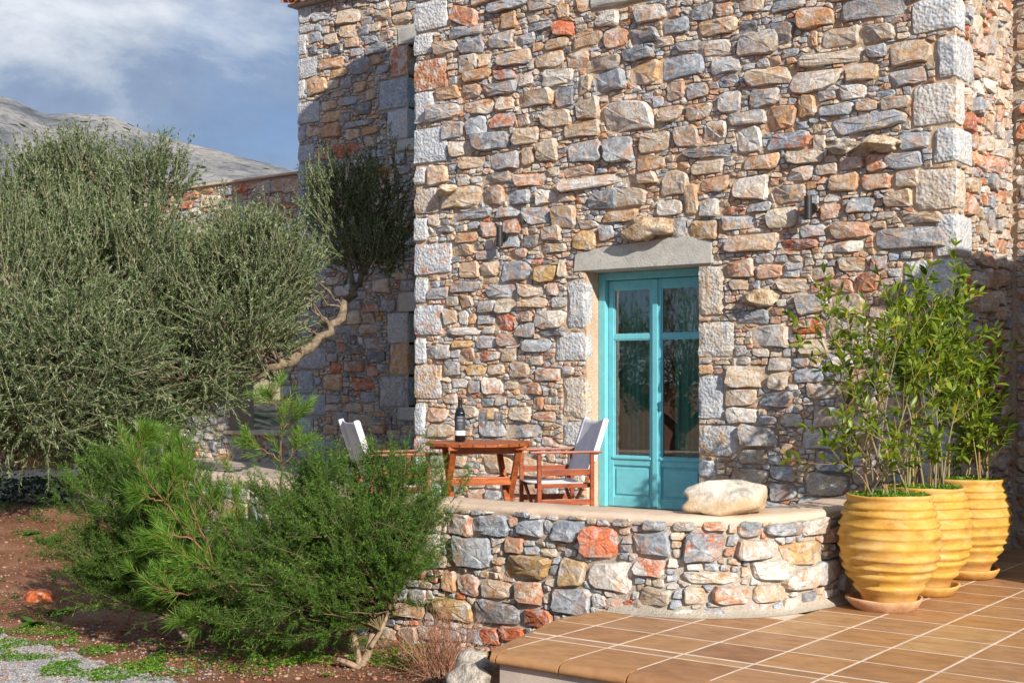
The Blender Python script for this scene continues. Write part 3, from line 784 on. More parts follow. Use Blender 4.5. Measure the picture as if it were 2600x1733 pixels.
# ------------------------------------------------------------------ stone house
house = tag(empty('stone_house', (XR, FY, ZT)), 'two-storey rubble stone house with teal glazed double door behind the patio', 'house')
house.location = (0, 0, 0)
TOPZ = EYE + 6.66
fmap = lambda u, v, h: Vector((u, FY - h, v))
DOOR_HOLE = (DX0, DX1, ZT - .1, DZ1)
def conv(txt, ox, oy, s):
    out = []
    for tok in txt.split(';'):
        a = tok.strip().split(',')
        if len(a) < 5: continue
        x, y, w_, h_ = [float(q) for q in a[:4]]
        out.append((ox + x / s, oy + y / s, w_ / s, h_ / s, a[4], float(a[5]) if len(a) > 5 else 0.0))
    return out
A_TXT = """435,100,200,125,r,-22;710,130,110,110,o;1045,178,145,100,R,-10;690,35,260,80,g;900,25,150,60,g;1180,30,75,70,o;900,165,165,55,g;450,195,230,70,g;1310,125,160,90,t;1570,85,195,125,t;1190,245,175,95,to;1365,230,140,110,ro;1530,220,150,110,g;1005,270,155,72,t;890,290,62,60,o;815,245,125,72,g;655,260,115,72,g;490,290,115,78,g;325,295,145,78,t;460,390,130,120,t;565,370,76,88,to;740,360,230,92,go;960,370,188,98,ro;1125,370,105,76,ro;1285,395,225,90,t;1500,335,205,92,d;1730,165,178,98,g;1990,170,250,98,t;1660,260,128,68,t;1815,285,165,72,d;1980,290,185,92,t;520,465,180,62,o;685,455,128,58,gR;815,485,98,98,t;1010,475,205,108,t;1330,500,205,138,g;1175,520,88,118,t;1535,440,138,108,o;1780,400,225,128,g;2040,400,185,118,t;335,575,158,88,o;488,562,102,92,ro;655,550,205,88,g;1050,585,108,108,d;525,655,168,92,ro;695,633,108,88,ro;875,605,225,108,to;325,685,148,82,t;1190,665,148,108,to;1430,735,305,145,w;1730,560,118,118,ro;1860,560,145,108,go;1870,690,175,108,ro;1560,625,128,78,g;1690,690,145,78,t;670,740,138,78,gR;1000,730,195,108,ro;1165,800,158,88,to;380,800,98,88,g;510,780,128,118,g;610,870,205,118,d;820,835,168,112,to;415,905,118,92,ro;945,930,142,138,t;1190,925,168,140,t;1365,910,152,128,g;1615,870,138,118,t;1785,840,115,138,go;1970,805,158,142,w;2060,625,150,145,t;1960,930,235,72,d;700,980,142,112,g;830,960,88,118,to;1080,895,108,68,ro;355,1000,108,58,go;490,990,108,58,to;275,1070,92,88,ro;650,1090,128,58,g;820,1105,155,58,ro;945,1060,145,68,r;1120,1050,145,68,ro;1200,1120,395,72,t,3;425,1225,235,98,to;615,1200,112,118,ro;760,1220,108,68,g;935,1205,128,98,t;1060,1210,115,58,to;1290,1225,138,118,t;1440,1205,168,98,to;1720,1125,158,115,to;1530,1095,188,62,to;1575,1000,128,88,o;1910,1020,145,68,to;1985,1130,145,68,o;700,1300,128,68,g;500,1310,185,62,g;1050,1330,158,138,to;890,1330,148,82,t;1390,1325,160,78,o;1200,1375,128,58,w;735,1385,88,88,r;500,1380,78,52,g;1710,1280,128,88,t;1930,1280,108,82,w;1830,1230,76,145,to;1170,1455,138,105,y;1750,1400,92,108,t;1910,1408,158,98,y;1310,1425,96,98,gR;960,1430,98,88,ro;455,1455,148,65,o;840,1480,108,76,d;980,1520,176,66,t;730,1480,92,58,t"""
D_TXT = """660,110,238,138,o;970,60,315,95,go;1065,165,212,185,R;820,215,198,98,to;640,240,68,108,o;445,210,148,98,d;275,260,202,118,t;470,305,285,135,to;380,135,158,82,o;120,165,290,100,t;490,35,225,76,g;760,350,385,72,t;1020,325,108,72,g;1230,330,255,132,to;915,445,168,108,to;1045,425,98,118,g;1220,475,235,118,g;650,500,325,145,t;355,475,275,100,to;125,500,138,82,d;105,395,185,105,w;880,570,148,92,w;730,590,118,62,g;1090,575,128,42,g;345,600,195,115,g;130,640,175,130,t;605,655,118,148,o;780,675,228,72,g;970,650,145,68,ro;1150,630,200,85,ro;985,755,500,112,gt,3;445,725,200,160,o;240,725,245,86,gt;240,860,128,148,t;505,870,245,98,gR;680,880,88,78,to;1265,865,195,118,g;590,965,185,80,ro;345,985,175,76,o;880,1000,160,86,rp;1030,1000,126,86,r;1195,985,250,105,g;725,1040,145,76,w;575,1060,116,76,wr;850,1105,155,92,to;1010,1120,148,92,ro;1220,1100,106,98,ro;745,1190,165,88,ro;935,1255,175,102,t;755,1290,96,86,ro;490,1190,155,95,go;235,1170,200,115,w;450,1335,205,135,t;1180,1210,145,82,to;1090,1320,126,52,t;1310,1338,180,56,to;1195,1450,370,105,go;875,1420,255,95,ro;640,1415,165,82,t;230,1490,255,80,t;185,1365,225,92,go;560,1500,235,70,R;310,1270,155,68,t;820,1505,185,56,t"""
L_TXT = """490,270,195,115,to;600,55,120,90,g;310,85,190,70,t;475,75,120,70,w;500,140,230,80,y;735,80,145,160,p;945,60,110,120,R;1285,110,150,110,ro;945,190,130,95,t;1100,195,150,105,g;720,310,210,90,g;990,300,175,90,p;1335,255,230,110,g;550,445,200,155,o;745,440,130,115,to;940,455,220,160,g;1240,480,215,160,y;1390,430,75,190,t;510,600,270,115,g;270,660,210,110,gR;740,540,145,55,to;860,640,220,120,gR;1110,640,240,90,ro;1300,620,110,140,p;1120,745,280,90,wo;395,740,115,80,t;515,735,90,115,o;710,790,145,100,g;880,770,150,105,t;1360,740,130,100,t;380,870,120,160,to;500,880,90,140,w;580,890,75,110,o;710,895,155,90,g;875,925,170,150,R;1045,865,165,105,p;1275,880,285,150,wR;1060,985,170,110,g;515,1000,280,80,wr;720,990,110,75,t;1260,1022,200,32,d;900,1080,195,120,rp;700,1100,200,130,gt;1160,1130,270,130,t;490,1115,190,70,y;225,1195,110,120,g;325,1195,120,110,g;425,1200,90,90,g;540,1210,115,130,rp;730,1225,210,100,wR;910,1215,150,140,t;1155,1265,115,90,t;1260,1225,100,70,p;410,1340,130,145,t;610,1350,175,105,y;775,1335,125,80,to;1000,1350,190,150,ro;1260,1390,250,130,wR;760,1490,195,170,wr;920,1490,140,80,to;480,1460,120,70,w;1100,1520,220,110,rp;600,1500,100,90,t"""
anch = conv(A_TXT, 1000, 0, 2.412) + conv(D_TXT, 1800, 0, 2.4125) + conv(L_TXT, 1040, 560, 3.563)
QL = conv("232,95,200,188,q;190,275,112,135,q;232,460,188,195,r;192,662,118,200,q;235,890,200,225,q;165,1080,66,115,q;210,1230,152,165,t;175,1405,86,148,q", 1000, 0, 2.412)
QL += conv("215,345,340,290,qr;110,630,125,240,q;175,900,265,285,qr;100,1180,120,240,q", 1040, 560, 3.563)
QL += conv("230,180,185,235,qo;175,425,78,225,q;240,605,205,110,qr;190,745,110,150,q;230,900,180,110,q", 1000, 900, 2.613)
QR = conv("1385,95,270,205,q;1460,350,118,268,q;1385,640,268,265,w;1450,890,140,220,q;1390,1160,250,258,t;1450,1440,130,268,q", 1800, 0, 2.4125)
JL = conv("265,750,190,500,q;200,1172,300,296,qt", 1400, 580, 3.92) + conv("238,190,225,420,t;225,545,190,240,q;250,760,150,170,qt;230,960,170,190,t", 1400, 960, 3.92)
JR = conv("1595,620,250,505,t;1650,1105,345,365,qt", 1400, 580, 3.92) + conv("1600,190,245,445,q;1665,620,400,330,qo;1560,900,165,190,q;1620,1120,260,200,q", 1400, 960, 3.92)
def to_uv(a):
    x, y, w_, h_, code, ang = a
    p = onY(x, y, FY); u0 = onY(x - w_ / 2, y, FY).x; u1 = onY(x + w_ / 2, y, FY).x
    d = depth_of(p); return p.x, p.z, u1 - u0, h_ / F * d, code, math.radians(ang)
blocked, items = [], []
rsH = random.Random(3)
# left corner stones: run to the corner edge
for k, a in enumerate(QL):
    u, v, w_, h_, code, ang = to_uv(a); r_ = u + w_ / 2
    quoin_box(house, (XL - .012, FY - .03 - rsH.uniform(0, .01), v - h_ / 2 * .97), (r_, FY + .35, v + h_ / 2 * .97), code, 100 + k)
    blocked.append(rectpoly((XL + r_) / 2, v, r_ - XL + .02, h_))
for k, a in enumerate(QR):
    u, v, w_, h_, code, ang = to_uv(a); l_ = u - w_ / 2; dpt = [.20, .40, .18, .36, .20, .38][k % 6]
    quoin_box(house, (l_, FY - .03, v - h_ / 2 * .97), (XR + .025, FY + dpt, v + h_ / 2 * .97), code, 200 + k)
    blocked.append(rectpoly((XR + l_) / 2, v, XR - l_ + .02, h_))
# lower right corner stones hidden behind the plants and upper ones above the frame
zz = onY(2400, 1440 / 2.4125 + 135 / 2.4125, FY).z; k = 0
while zz > ZT + .1:
    h_ = rsH.uniform(.26, .36); z0 = max(zz - h_, ZT); l_ = XR - [.40, .26][k % 2]
    quoin_box(house, (l_, FY - .03, z0 + .01), (XR + .025, FY + [.2, .4][k % 2], zz - .01), ['q', 't', 'g', 'q'][k % 4], 260 + k)
    blocked.append(rectpoly((XR + l_) / 2, (z0 + zz) / 2, XR - l_ + .02, zz - z0)); zz = z0; k += 1
for k, a in enumerate(JL):
    u, v, w_, h_, code, ang = to_uv(a); l_ = u - w_ / 2
    quoin_box(house, (l_, FY - .022, v - h_ / 2 * .96), (DX0 + .006, FY + .11, v + h_ / 2 * .96), code, 300 + k, name='jamb_stone', amp=.008)
    blocked.append(rectpoly((DX0 + l_) / 2, v, DX0 - l_ + .02, h_))
for k, a in enumerate(JR):
    u, v, w_, h_, code, ang = to_uv(a); r_ = u + w_ / 2
    quoin_box(house, (DX1 - .006, FY - .022, v - h_ / 2 * .96), (r_, FY + .10, v + h_ / 2 * .96), code, 320 + k, name='jamb_stone', amp=.008)
    blocked.append(rectpoly((DX1 + r_) / 2, v, r_ - DX1 + .02, h_))
# lintel: sawn slab with a raised back
LX0, LX1 = onY(1459, 640, FY).x, onY(1812, 640, FY).x
lv = [(LX0, DZ1 + .0), (LX1, DZ1 + .0), (LX1 - .005, DZ1 + .205), (LX1 - .10, DZ1 + .225), (LX1 - .30, DZ1 + .262), (LX0 + .35, DZ1 + .215), (LX0 + .02, DZ1 + .165)]
lb = bmesh.new(); f_ = [lb.verts.new((x, FY - .028, z)) for x, z in lv]; b_ = [lb.verts.new((x, FY + .2, z)) for x, z in lv]
lb.faces.new(f_); lb.faces.new(b_[::-1])
for i in range(len(f_)): lb.faces.new((f_[i], b_[i], b_[(i + 1) % 7], f_[(i + 1) % 7]))
bmesh.ops.recalc_face_normals(lb, faces=lb.faces[:]); bmesh.ops.bevel(lb, geom=lb.edges[:], offset=.008, segments=2, affect='EDGES')
bm_obj('lintel', lb, M_LINTEL, house)
blocked.append([(x, z) for x, z in lv]); blocked.append([(LX0 - .0, DZ1), (LX1, DZ1), (LX1, DZ1 + .15), (LX0, DZ1 + .15)])
blocked.append(rectpoly((DX0 + DX1) / 2, (ZT - .2 + DZ1) / 2, DX1 - DX0, DZ1 - ZT + .2))
# upper window sill slab
p0, p1 = onY(1503, 26, FY), onY(1690, 2, FY)
quoin_box(house, (p0.x, FY - .05, p0.z), (p1.x + .35, FY + .1, p0.z + .15), 'q', 400, name='window_sill', mat=M_LINTEL, amp=.001)
blocked.append(rectpoly((p0.x + p1.x + .35) / 2, p0.z + .07, p1.x + .35 - p0.x, .2))
# protruding water-worn rocks
def wall_rock(px, py, w_, h_, dep, mat, seed, yaw=0):
    p = onY(px, py, FY - dep * .35); s = depth_of(p) / F
    o = rock_mesh('projecting_rock', (w_ * s * .5 * 1.15, dep * .85, h_ * s * .5), mat, seed, house, rough=.5, cuts=6, sub=4)
    o.location = p; o.rotation_euler = (0, rnd.uniform(-.1, .1), yaw)
    u = onY(px, py, FY).x; blocked.append(rectpoly(u, p.z, w_ * s * 1.05, h_ * s * .85))
wall_rock(1640, 580, 128, 60, .17, M_CREAMROCK, 1)
wall_rock(1138, 483, 54, 36, .13, M_CREAMROCK, 8); wall_rock(2232, 365, 106, 44, .15, M_CREAMROCK, 12); wall_rock(2138, 372, 70, 42, .10, M_WHITEROCK, 14)
wall_rock(1932, 757, 80, 44, .10, M_CREAMROCK, 18)
AN_ = []
for a in anch:
    q = to_uv(a)
    if XL < q[0] < XR and min(signed_out(b, np.array([[q[0], q[1]]]))[0][0] for b in blocked) > min(q[2], q[3]) * .35: AN_.append(q)
for u, v, w_, h_, code, ang in grow(AN_, blocked):
    code = {'t': ['t', 'gt', 'to', 'gt', 'w'][rsH.randint(0, 4)], 'g': ['g', 'g', 'gt', 'g', 'd'][rsH.randint(0, 4)]}.get(code, code)
    rp = rectpoly(u, v, w_ * 1.0, h_ * 1.0, ang)
    d_ = [signed_out(b, np.array([[u, v]]))[0][0] for b in blocked]
    if min(d_) < min(w_, h_) * .2: continue
    sp_ = superpoly(u, v, w_ * 1.02, h_ * 1.02, ang, 12, 3.4, .05, rsH)
    blocked.append(sp_); items.append((sp_, code, height_for(sp_, rsH) * 1.15, 'stone'))
def field_code(u, v, rs):
    low = 1 / (1 + math.exp((v - (EYE + 2.0)) * 2.2))   # upper wall greyer, lower wall warmer
    return pick([('g', .32 - .16 * low), ('t', .26), ('w', .14 + .04 * low), ('d', .07 - .05 * low), ('to', .17 + .05 * low), ('o', .06), ('ro', .10), ('gt', .12), ('rp', .02 + .06 * low), ('go', .05), ('gR', .02), ('m', .11 * low), ('R', .008)], rs)
cells = masonry((XL + .03, XR - .03, ZT - .02, EYE + 4.35), blocked, 5)
for c in cells:
    cu, cv = c[0]; items.append((c, field_code(cu, cv, rsH), height_for(c, rsH), 'stone'))
print('facade stones', len(items), lay_stones(house, items, fmap, 9, 285))
wall_sheet('mortar_bed', fmap, (XL, XR, ZT - .3, TOPZ), [DOOR_HOLE], M_MORTAR, house)
# side wall (faces right) with its stones
smap = lambda u, v, h: Vector((XR + h, u, v))
sb = []
for k, a in enumerate(QR):
    u, v, w_, h_, code, ang = to_uv(a); dpt = [.20, .40, .18, .36, .20, .38][k % 6]; sb.append(rectpoly(FY + dpt / 2, v, dpt, h_))
items = []
for c in masonry((FY + .03, RY - .02, ZT - .02, EYE + 4.0), sb + [rectpoly(FY + .12, ZT + .9, .24, 1.8)], 21):
    items.append((c, pick([('g', .2), ('w', .2), ('t', .2), ('to', .15), ('ro', .12), ('R', .05), ('m', .15)], rsH), height_for(c, rsH) * 1.2, 'stone'))
lay_stones(house, items, smap, 10, 0)
wall_sheet('mortar_bed', smap, (FY, RY, ZT - .3, TOPZ), [], M_MORTAR, house)
# body: left side wall with the roof slope seen in its shadow, back, roof
LY = [(FY, TOPZ), (FY + 1.21, TOPZ - .06), (FY + 1.76, TOPZ - .56), (FY + 3.05, TOPZ - 1.6), (FY + 7, TOPZ - 3.0)]
V, Fc = [], []
for y, z in LY: V += [(XL, y, ZT - .3), (XL, y, z), (XR, y, z), (XR, y, ZT - .3)]
for i in range(len(LY) - 1):
    a = i * 4; Fc += [(a, a + 4, a + 5, a + 1), (a + 1, a + 5, a + 6, a + 2), (a + 2, a + 6, a + 7, a + 3)]
Fc.append((16, 17, 18, 19))
mesh_obj('wall', V, [f for f in Fc if not (f == (2, 6, 7, 3))], M_MORTAR, house)
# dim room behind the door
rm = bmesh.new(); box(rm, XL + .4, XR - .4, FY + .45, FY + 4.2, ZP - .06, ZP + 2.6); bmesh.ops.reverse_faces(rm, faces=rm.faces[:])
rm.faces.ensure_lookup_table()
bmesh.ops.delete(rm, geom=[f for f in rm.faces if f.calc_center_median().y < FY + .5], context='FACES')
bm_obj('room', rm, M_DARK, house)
rv = bmesh.new()          # reveals: render-coated jamb, head, threshold
D1 = FY + .45
box(rv, DX0 - .02, DX0, FY + .0, D1, ZP - .05, DZ1 + .004); box(rv, DX1, DX1 + .02, FY + .0, D1, ZP - .05, DZ1 + .004)
box(rv, DX0, DX1, FY + .0, D1, ZP - .3, ZP + .012)
bm_obj('door_reveal', rv, M_MORTAR3, house)
rv = bmesh.new(); box(rv, DX0 - .019, DX1 + .019, FY + .19, D1, DZ1 - .002, DZ1 + .06)
bm_obj('door_head', rv, M_MORTAR3, house)
# render smear round the jamb
# door: frame set back, two glazed leaves
YF = FY + .20          # frame face
fr = bmesh.new(); zb, zt = ZP + .015, DZ1 - .004
for x0, x1 in ((DX0 + .002, DX0 + .075), (DX1 - .075, DX1 - .002)): box(fr, x0, x1, YF, YF + .10, zb, zt, .006)
box(fr, DX0 + .076, DX1 - .076, YF, YF + .10, zt - .07, zt, .006)
door = bm_obj('door_frame', fr, M_TEAL, house)
mid = (DX0 + DX1) / 2; YL = YF + .055
def leaf(x0, x1, seed):
    b = bmesh.new(); st = .056; z0, z1 = zb + .004, zt - .074; rails = [(z0, z0 + .10), (z0 + .50, z0 + .585), (z0 + 1.42, z0 + 1.465), (z1 - .085, z1)]
    rails = [(z0, z0 + .09), (EYE - .775, EYE - .69), (EYE + .40, EYE + .445), (z1 - .085, z1)]
    box(b, x0, x0 + st, YL, YL + .045, z0, z1, .006); box(b, x1 - st, x1, YL, YL + .045, z0, z1, .006)
    for a, c in rails: box(b, x0 + st - .002, x1 - st + .002, YL + .003, YL + .042, a, c, .006)
    box(b, x0 + st - .01, x1 - st + .01, YL - .012, YL + .01, EYE - .715, EYE - .692, .005)   # drip moulding
    o = bm_obj('door_leaf', b, M_TEAL, door)
    b = bmesh.new(); box(b, x0 + st - .003, x1 - st + .003, YL + .02, YL + .03, z0 + .088, EYE - .772, 0); box(b, x0 + st + .025, x1 - st - .025, YL + .008, YL + .021, z0 + .115, EYE - .80, .006)
    bm_obj('door_panel', b, M_TEAL, door)
    for a, c in ((EYE - .692, EYE + .402), (EYE + .443, z1 - .083)):
        b = bmesh.new(); y = YL + .022
        vs = [b.verts.new(q) for q in ((x0 + st - .004, y, a), (x1 - st + .004, y, a), (x1 - st + .004, y, c), (x0 + st - .004, y, c))]; b.faces.new(vs)
        bm_obj('glass_pane', b, M_PANE, door)
        b = bmesh.new()
        for q in ((x0 + st, x0 + st + .012, a, c), (x1 - st - .012, x1 - st, a, c)): box(b, q[0], q[1], YL + .008, YL + .02, q[2], q[3], .002)
        for q in ((a, a + .012), (c - .012, c)): box(b, x0 + st + .013, x1 - st - .013, YL + .008, YL + .02, q[0], q[1], .002)
        bm_obj('glazing_bead', b, M_TEAL, door)
leaf(DX0 + .079, mid - .002, 1); leaf(mid + .002, DX1 - .079, 2)
b = bmesh.new(); box(b, mid - .028, mid + .028, YL - .016, YL - .001, zb + .02, zt - .08, .006); bm_obj('astragal', b, M_TEAL, door)
# curtain inside
V, Fc = [], []; n = 90
for (xa, xb) in ((DX0 - .05, DX0 + .56), (mid + .12, DX1 + .1)):
    b0 = len(V)
    for i in range(n):
        x = xa + (xb - xa) * i / (n - 1); y = FY + .40 + .03 * math.sin(i * .55) + .012 * math.sin(i * 1.3)
        V += [(x, y, ZP + .02), (x, y - .01 * math.sin(i * .3), ZP + 2.3)]
    for i in range(n - 1): Fc.append((b0 + 2 * i, b0 + 2 * i + 2, b0 + 2 * i + 3, b0 + 2 * i + 1))
mesh_obj('curtain', V, Fc, M_CURTAIN, house, smooth=True)

# ------------------------------------------------------------------ set back facade to the right and the wing that shades the yard
annex = tag(empty('stone_annex'), 'stone house side set back beyond the potted laurels, its lower part in shade', 'house')
rmap = lambda u, v, h: Vector((u, RY - h, v))
items = []
for c in masonry((XR + .05, XR + 1.2, ZT - .02, EYE + 4.0), [], 31):
    items.append((c, pick([('g', .2), ('t', .25), ('to', .15), ('ro', .12), ('w', .1), ('m', .12), ('d', .05)], rsH), height_for(c, rsH), 'stone'))
lay_stones(annex, items, rmap, 12, 260)
wall_sheet('mortar_bed', rmap, (XR, -.2, ZT - .3, TOPZ), [], M_MORTAR, annex, step=.09)
AX = -0.2; AY = 9.67 - (AX + 2.92) / 2.1; AZ = EYE + .92 + .57 * (AX + 3.38)
amap = lambda u, v, h: Vector((AX - h, u, v))
b = bmesh.new(); box(b, AX, AX + 5, AY, RY - .02, ZT - .4, AZ, .02); box(b, AX - .08, AX + 5.1, AY - .06, RY - .03, AZ + .003, AZ + .07, .01)
bm_obj('wall', b, M_MORTAR, annex)
items = [(c, pick([('g', .3), ('t', .3), ('to', .2), ('w', .2)], rsH), height_for(c, rsH), 'stone') for c in pack((AY + .02, RY - .05, ZT, AZ - .02), [], LEV[:4], 33)]
lay_stones(annex, items, lambda u, v, h: Vector((AX - h, RY + AY - u, v)), 13, 0)

# ------------------------------------------------------------------ rear wing
wing = tag(empty('house_wing'), 'tall narrow stone wing with tiled eave, partly in shadow, behind the main house', 'house')
WTOP = EYE + 5.38
wmap = lambda u, v, h: Vector((u, WY - h, v))
W_TXT = """420,925,130,58,R;635,1080,75,75,R;520,870,72,62,gR;535,670,110,75,d;660,425,92,58,g;525,415,122,88,g;335,390,112,58,o;245,520,112,90,o;475,265,86,58,o;680,215,58,50,ro;450,110,100,65,ro;660,100,110,60,to;380,160,105,62,w;450,195,95,60,to;350,240,80,70,t;240,230,75,50,g;610,170,80,60,t;545,190,75,60,g;590,245,80,55,g;510,320,80,55,g;280,330,62,62,g;360,305,85,42,d;235,265,50,35,o;400,445,86,40,o;360,520,76,55,t;435,515,75,65,g;620,300,92,50,d;620,370,60,40,o;700,360,80,50,o;620,540,100,50,o;520,540,90,50,o;380,580,100,40,to;450,620,120,55,g;560,600,85,60,t;655,595,65,58,d;320,650,80,55,t;345,715,75,70,o;460,700,100,70,g;355,790,105,70,o;510,760,130,40,g;600,720,90,25,o;690,690,90,45,g;700,750,90,60,g;700,815,80,55,o;480,825,60,45,t;580,800,90,45,o;380,850,85,65,g;590,870,70,75,t;305,930,90,65,ro;235,805,65,45,ro;265,1050,90,70,g;490,1010,90,40,w;750,980,110,70,g;790,1040,90,60,gR;620,150,50,40,o;770,150,70,60,g;700,130,50,60,o"""
W2 = """1130,90,140,90,t;1225,90,90,75,g;1255,175,95,90,R;1410,165,150,65,gR;1440,95,110,80,g;1590,95,110,80,d;1650,180,100,80,g;1560,215,90,80,R;1490,315,150,90,R;1600,290,45,95,g;1690,270,90,105,t;1215,300,120,95,o;1100,290,55,70,g;1150,370,100,85,to;1320,390,120,115,g;1535,425,105,85,g;1660,415,110,110,R;1000,210,130,85,g;1020,320,95,110,g;990,410,70,50,ro;1070,455,95,50,o;1170,455,80,45,o;1405,515,140,80,t;1530,520,90,70,t;1625,510,80,45,o;1130,605,140,85,g;1300,615,125,125,g;1460,620,125,75,t;1620,570,90,45,o;1205,700,95,60,o;1615,705,105,55,o;1745,750,85,60,t;1810,690,85,70,g;1570,770,60,60,g;1640,860,90,60,o;1060,770,90,80,t;1740,830,130,80,d;1850,800,80,80,g"""
wblk, witems = [], []
def w_uv(a):
    x, y, w_, h_, code, ang = a; p = onY(x, y, WY)
    return p.x, p.z, onY(x + w_ / 2, y, WY).x - onY(x - w_ / 2, y, WY).x, h_ / F * depth_of(p), code, ang
WQ = conv("180,95,90,100,q;190,180,110,50,q;165,275,50,130,q;200,415,118,130,q;160,550,44,125,q;205,690,138,138,q;165,820,52,108,g;190,940,102,112,g;165,1070,52,128,g;180,1190,85,100,g", 700, 0, 2.413)
for k, a in enumerate(WQ):
    u, v, w_, h_, code, ang = w_uv(a); r_ = u + w_ / 2
    quoin_box(wing, (WXL - .015, WY - .03, v - h_ / 2 * .97), (r_, WY + .35, v + h_ / 2 * .97), code, 500 + k); wblk.append(rectpoly((WXL + r_) / 2, v, r_ - WXL, h_))
zq = onY(700 + 180 / 2.413, 1245 / 2.413, WY).z; k = 0
while zq > ZP:
    h_ = rsH.uniform(.25, .38); w_ = [.3, .55][k % 2]
    quoin_box(wing, (WXL - .015, WY - .03, zq - h_ + .01), (WXL + w_, WY + .35, zq - .01), 'g', 520 + k); wblk.append(rectpoly(WXL + w_ / 2, zq - h_ / 2, w_, h_)); zq -= h_; k += 1
# window openings at the right edge, mostly hidden by the main house
def wx(px): return onY(px, 800, WY).x
WH = [(wx(1037), wx(1037) + .95, onY(1037, 352, WY).z, onY(1037, 112, WY).z), (wx(1038), wx(1038) + .95, onY(1037, 1034, WY).z, onY(1037, 790, WY).z)]
for (u0, u1, v0, v1), kk in zip(WH, (0, 1)):
    lin = quoin_box(wing, (u0 - .18, WY - .03, v1), (u1 + .2, WY + .2, v1 + .26), 'g', 540 + kk, name='lintel', mat=M_LINTEL, amp=.002)
    quoin_box(wing, (u0 - .18, WY - .05, v0 - .17), (u1 + .2, WY + .2, v0), 'g', 544 + kk, name='window_sill', mat=M_LINTEL, amp=.002)
    wblk.append(rectpoly((u0 + u1) / 2, (v0 + v1) / 2, u1 - u0, v1 - v0)); wblk.append(rectpoly((u0 + u1) / 2, v1 + .13, u1 - u0 + .4, .28)); wblk.append(rectpoly((u0 + u1) / 2, v0 - .085, u1 - u0 + .4, .19))
    nst = 3; hs = (v1 - v0) / nst
    for j in range(nst):
        w_ = [.38, .52, .33][(j + kk) % 3]
        quoin_box(wing, (u0 - w_, WY - .025, v0 + j * hs + .01), (u0, WY + .26, v0 + (j + 1) * hs - .01), [['q', 'g', 'r'], ['gt', 'o', 'q']][kk][j], 550 + kk * 5 + j, name='jamb_stone', amp=.005)
        wblk.append(rectpoly(u0 - w_ / 2, v0 + (j + .5) * hs, w_, hs))
    b = bmesh.new(); box(b, u0 + .005, u0 + .06, WY + .14, WY + .19, v0, v1, .004); box(b, u1 - .06, u1, WY + .14, WY + .19, v0, v1, .004); box(b, u0 + .06, u1 - .06, WY + .15, WY + .18, v0, v1, 0)
    bm_obj('shutter', b, M_TEAL, wing)
for u, v, w_, h_, code, ang in grow([w_uv(a) for a in conv(W_TXT, 700, 0, 2.413) + conv(W2, 480, 880, 3.337)], wblk):
    if min(signed_out(b_, np.array([[u, v]]))[0][0] for b_ in wblk) < min(w_, h_) * .4: continue
    s_ = superpoly(u, v, w_ * 1.04, h_ * 1.05, 0, 12, 3.4, .05, rsH); wblk.append(s_); witems.append((s_, code, height_for(s_, rsH), 'stone'))
for c in masonry((WXL + .03, XL + .4, ZP - .1, WTOP - .03), wblk, 41):
    witems.append((c, pick([('g', .33), ('t', .2), ('d', .1), ('o', .09), ('to', .1), ('ro', .05), ('gR', .05), ('w', .08)], rsH), height_for(c, rsH), 'stone'))
print('wing', lay_stones(wing, witems, wmap, 14, 290))
wall_sheet('mortar_bed', wmap, (WXL, XL + .6, ZP - .5, WTOP), [(h[0], h[1], h[2], h[3]) for h in WH], M_MORTAR2, wing, step=.07)
b = bmesh.new(); box(b, WXL, XL + .6, WY + .30, WY + 5, ZP - .5, WTOP - .01); box(b, WXL, WXL + .02, WY + .001, WY + .3, ZP - .5, WTOP - .01)
bm_obj('wall', b, M_MORTAR2, wing)
# eave with barrel tiles
b = bmesh.new(); box(b, WXL - .12, XL + .5, WY - .12, WY + 5, WTOP, WTOP + .035, .004); bm_obj('eave_board', b, M_LINTEL, wing)
def barrel(r0, r1, L, up=True):
    V, Fc = [], []; n = 9
    for k in range(2):
        r = (r0, r1)[k]; y = k * L
        for th in (0, .014):
            for i in range(n):
                a = math.pi * i / (n - 1); V.append(((r - th) * math.cos(a), y, (r - th) * math.sin(a) * (1 if up else -1)))
    for i in range(n - 1):
        Fc += [(i, i + 1, 2 * n + i + 1, 2 * n + i), (n + i + 1, n + i, 3 * n + i, 3 * n + i + 1), (i + 1, i, n + i, n + i + 1)]
    return V, Fc
tv, tf = barrel(.105, .085, .42); tm = bpy.data.meshes.new('roof_tile'); tm.from_pydata(tv, [], tf); tm.materials.append(M_ROOF); tm.polygons.foreach_set('use_smooth', [True] * len(tm.polygons))
tv2, tf2 = barrel(.10, .09, .42, False); tm2 = bpy.data.meshes.new('roof_tile_under'); tm2.from_pydata(tv2, [], tf2); tm2.materials.append(M_ROOF)
sl_ = math.radians(14)
for row in range(4):
    for k in range(24):
        x = WXL - .06 + k * .22
        for mm, dx, dz in ((tm, 0, .05), (tm2, .11, .10)):
            o = bpy.data.objects.new('roof_tile', mm); COL.objects.link(o); o.parent = wing
            o.location = (x + dx + rnd.uniform(-.006, .006), WY - .20 + row * .36, WTOP + dz + row * .36 * math.tan(sl_) + rnd.uniform(0, .006)); o.rotation_euler = (sl_, 0, rnd.uniform(-.03, .03))

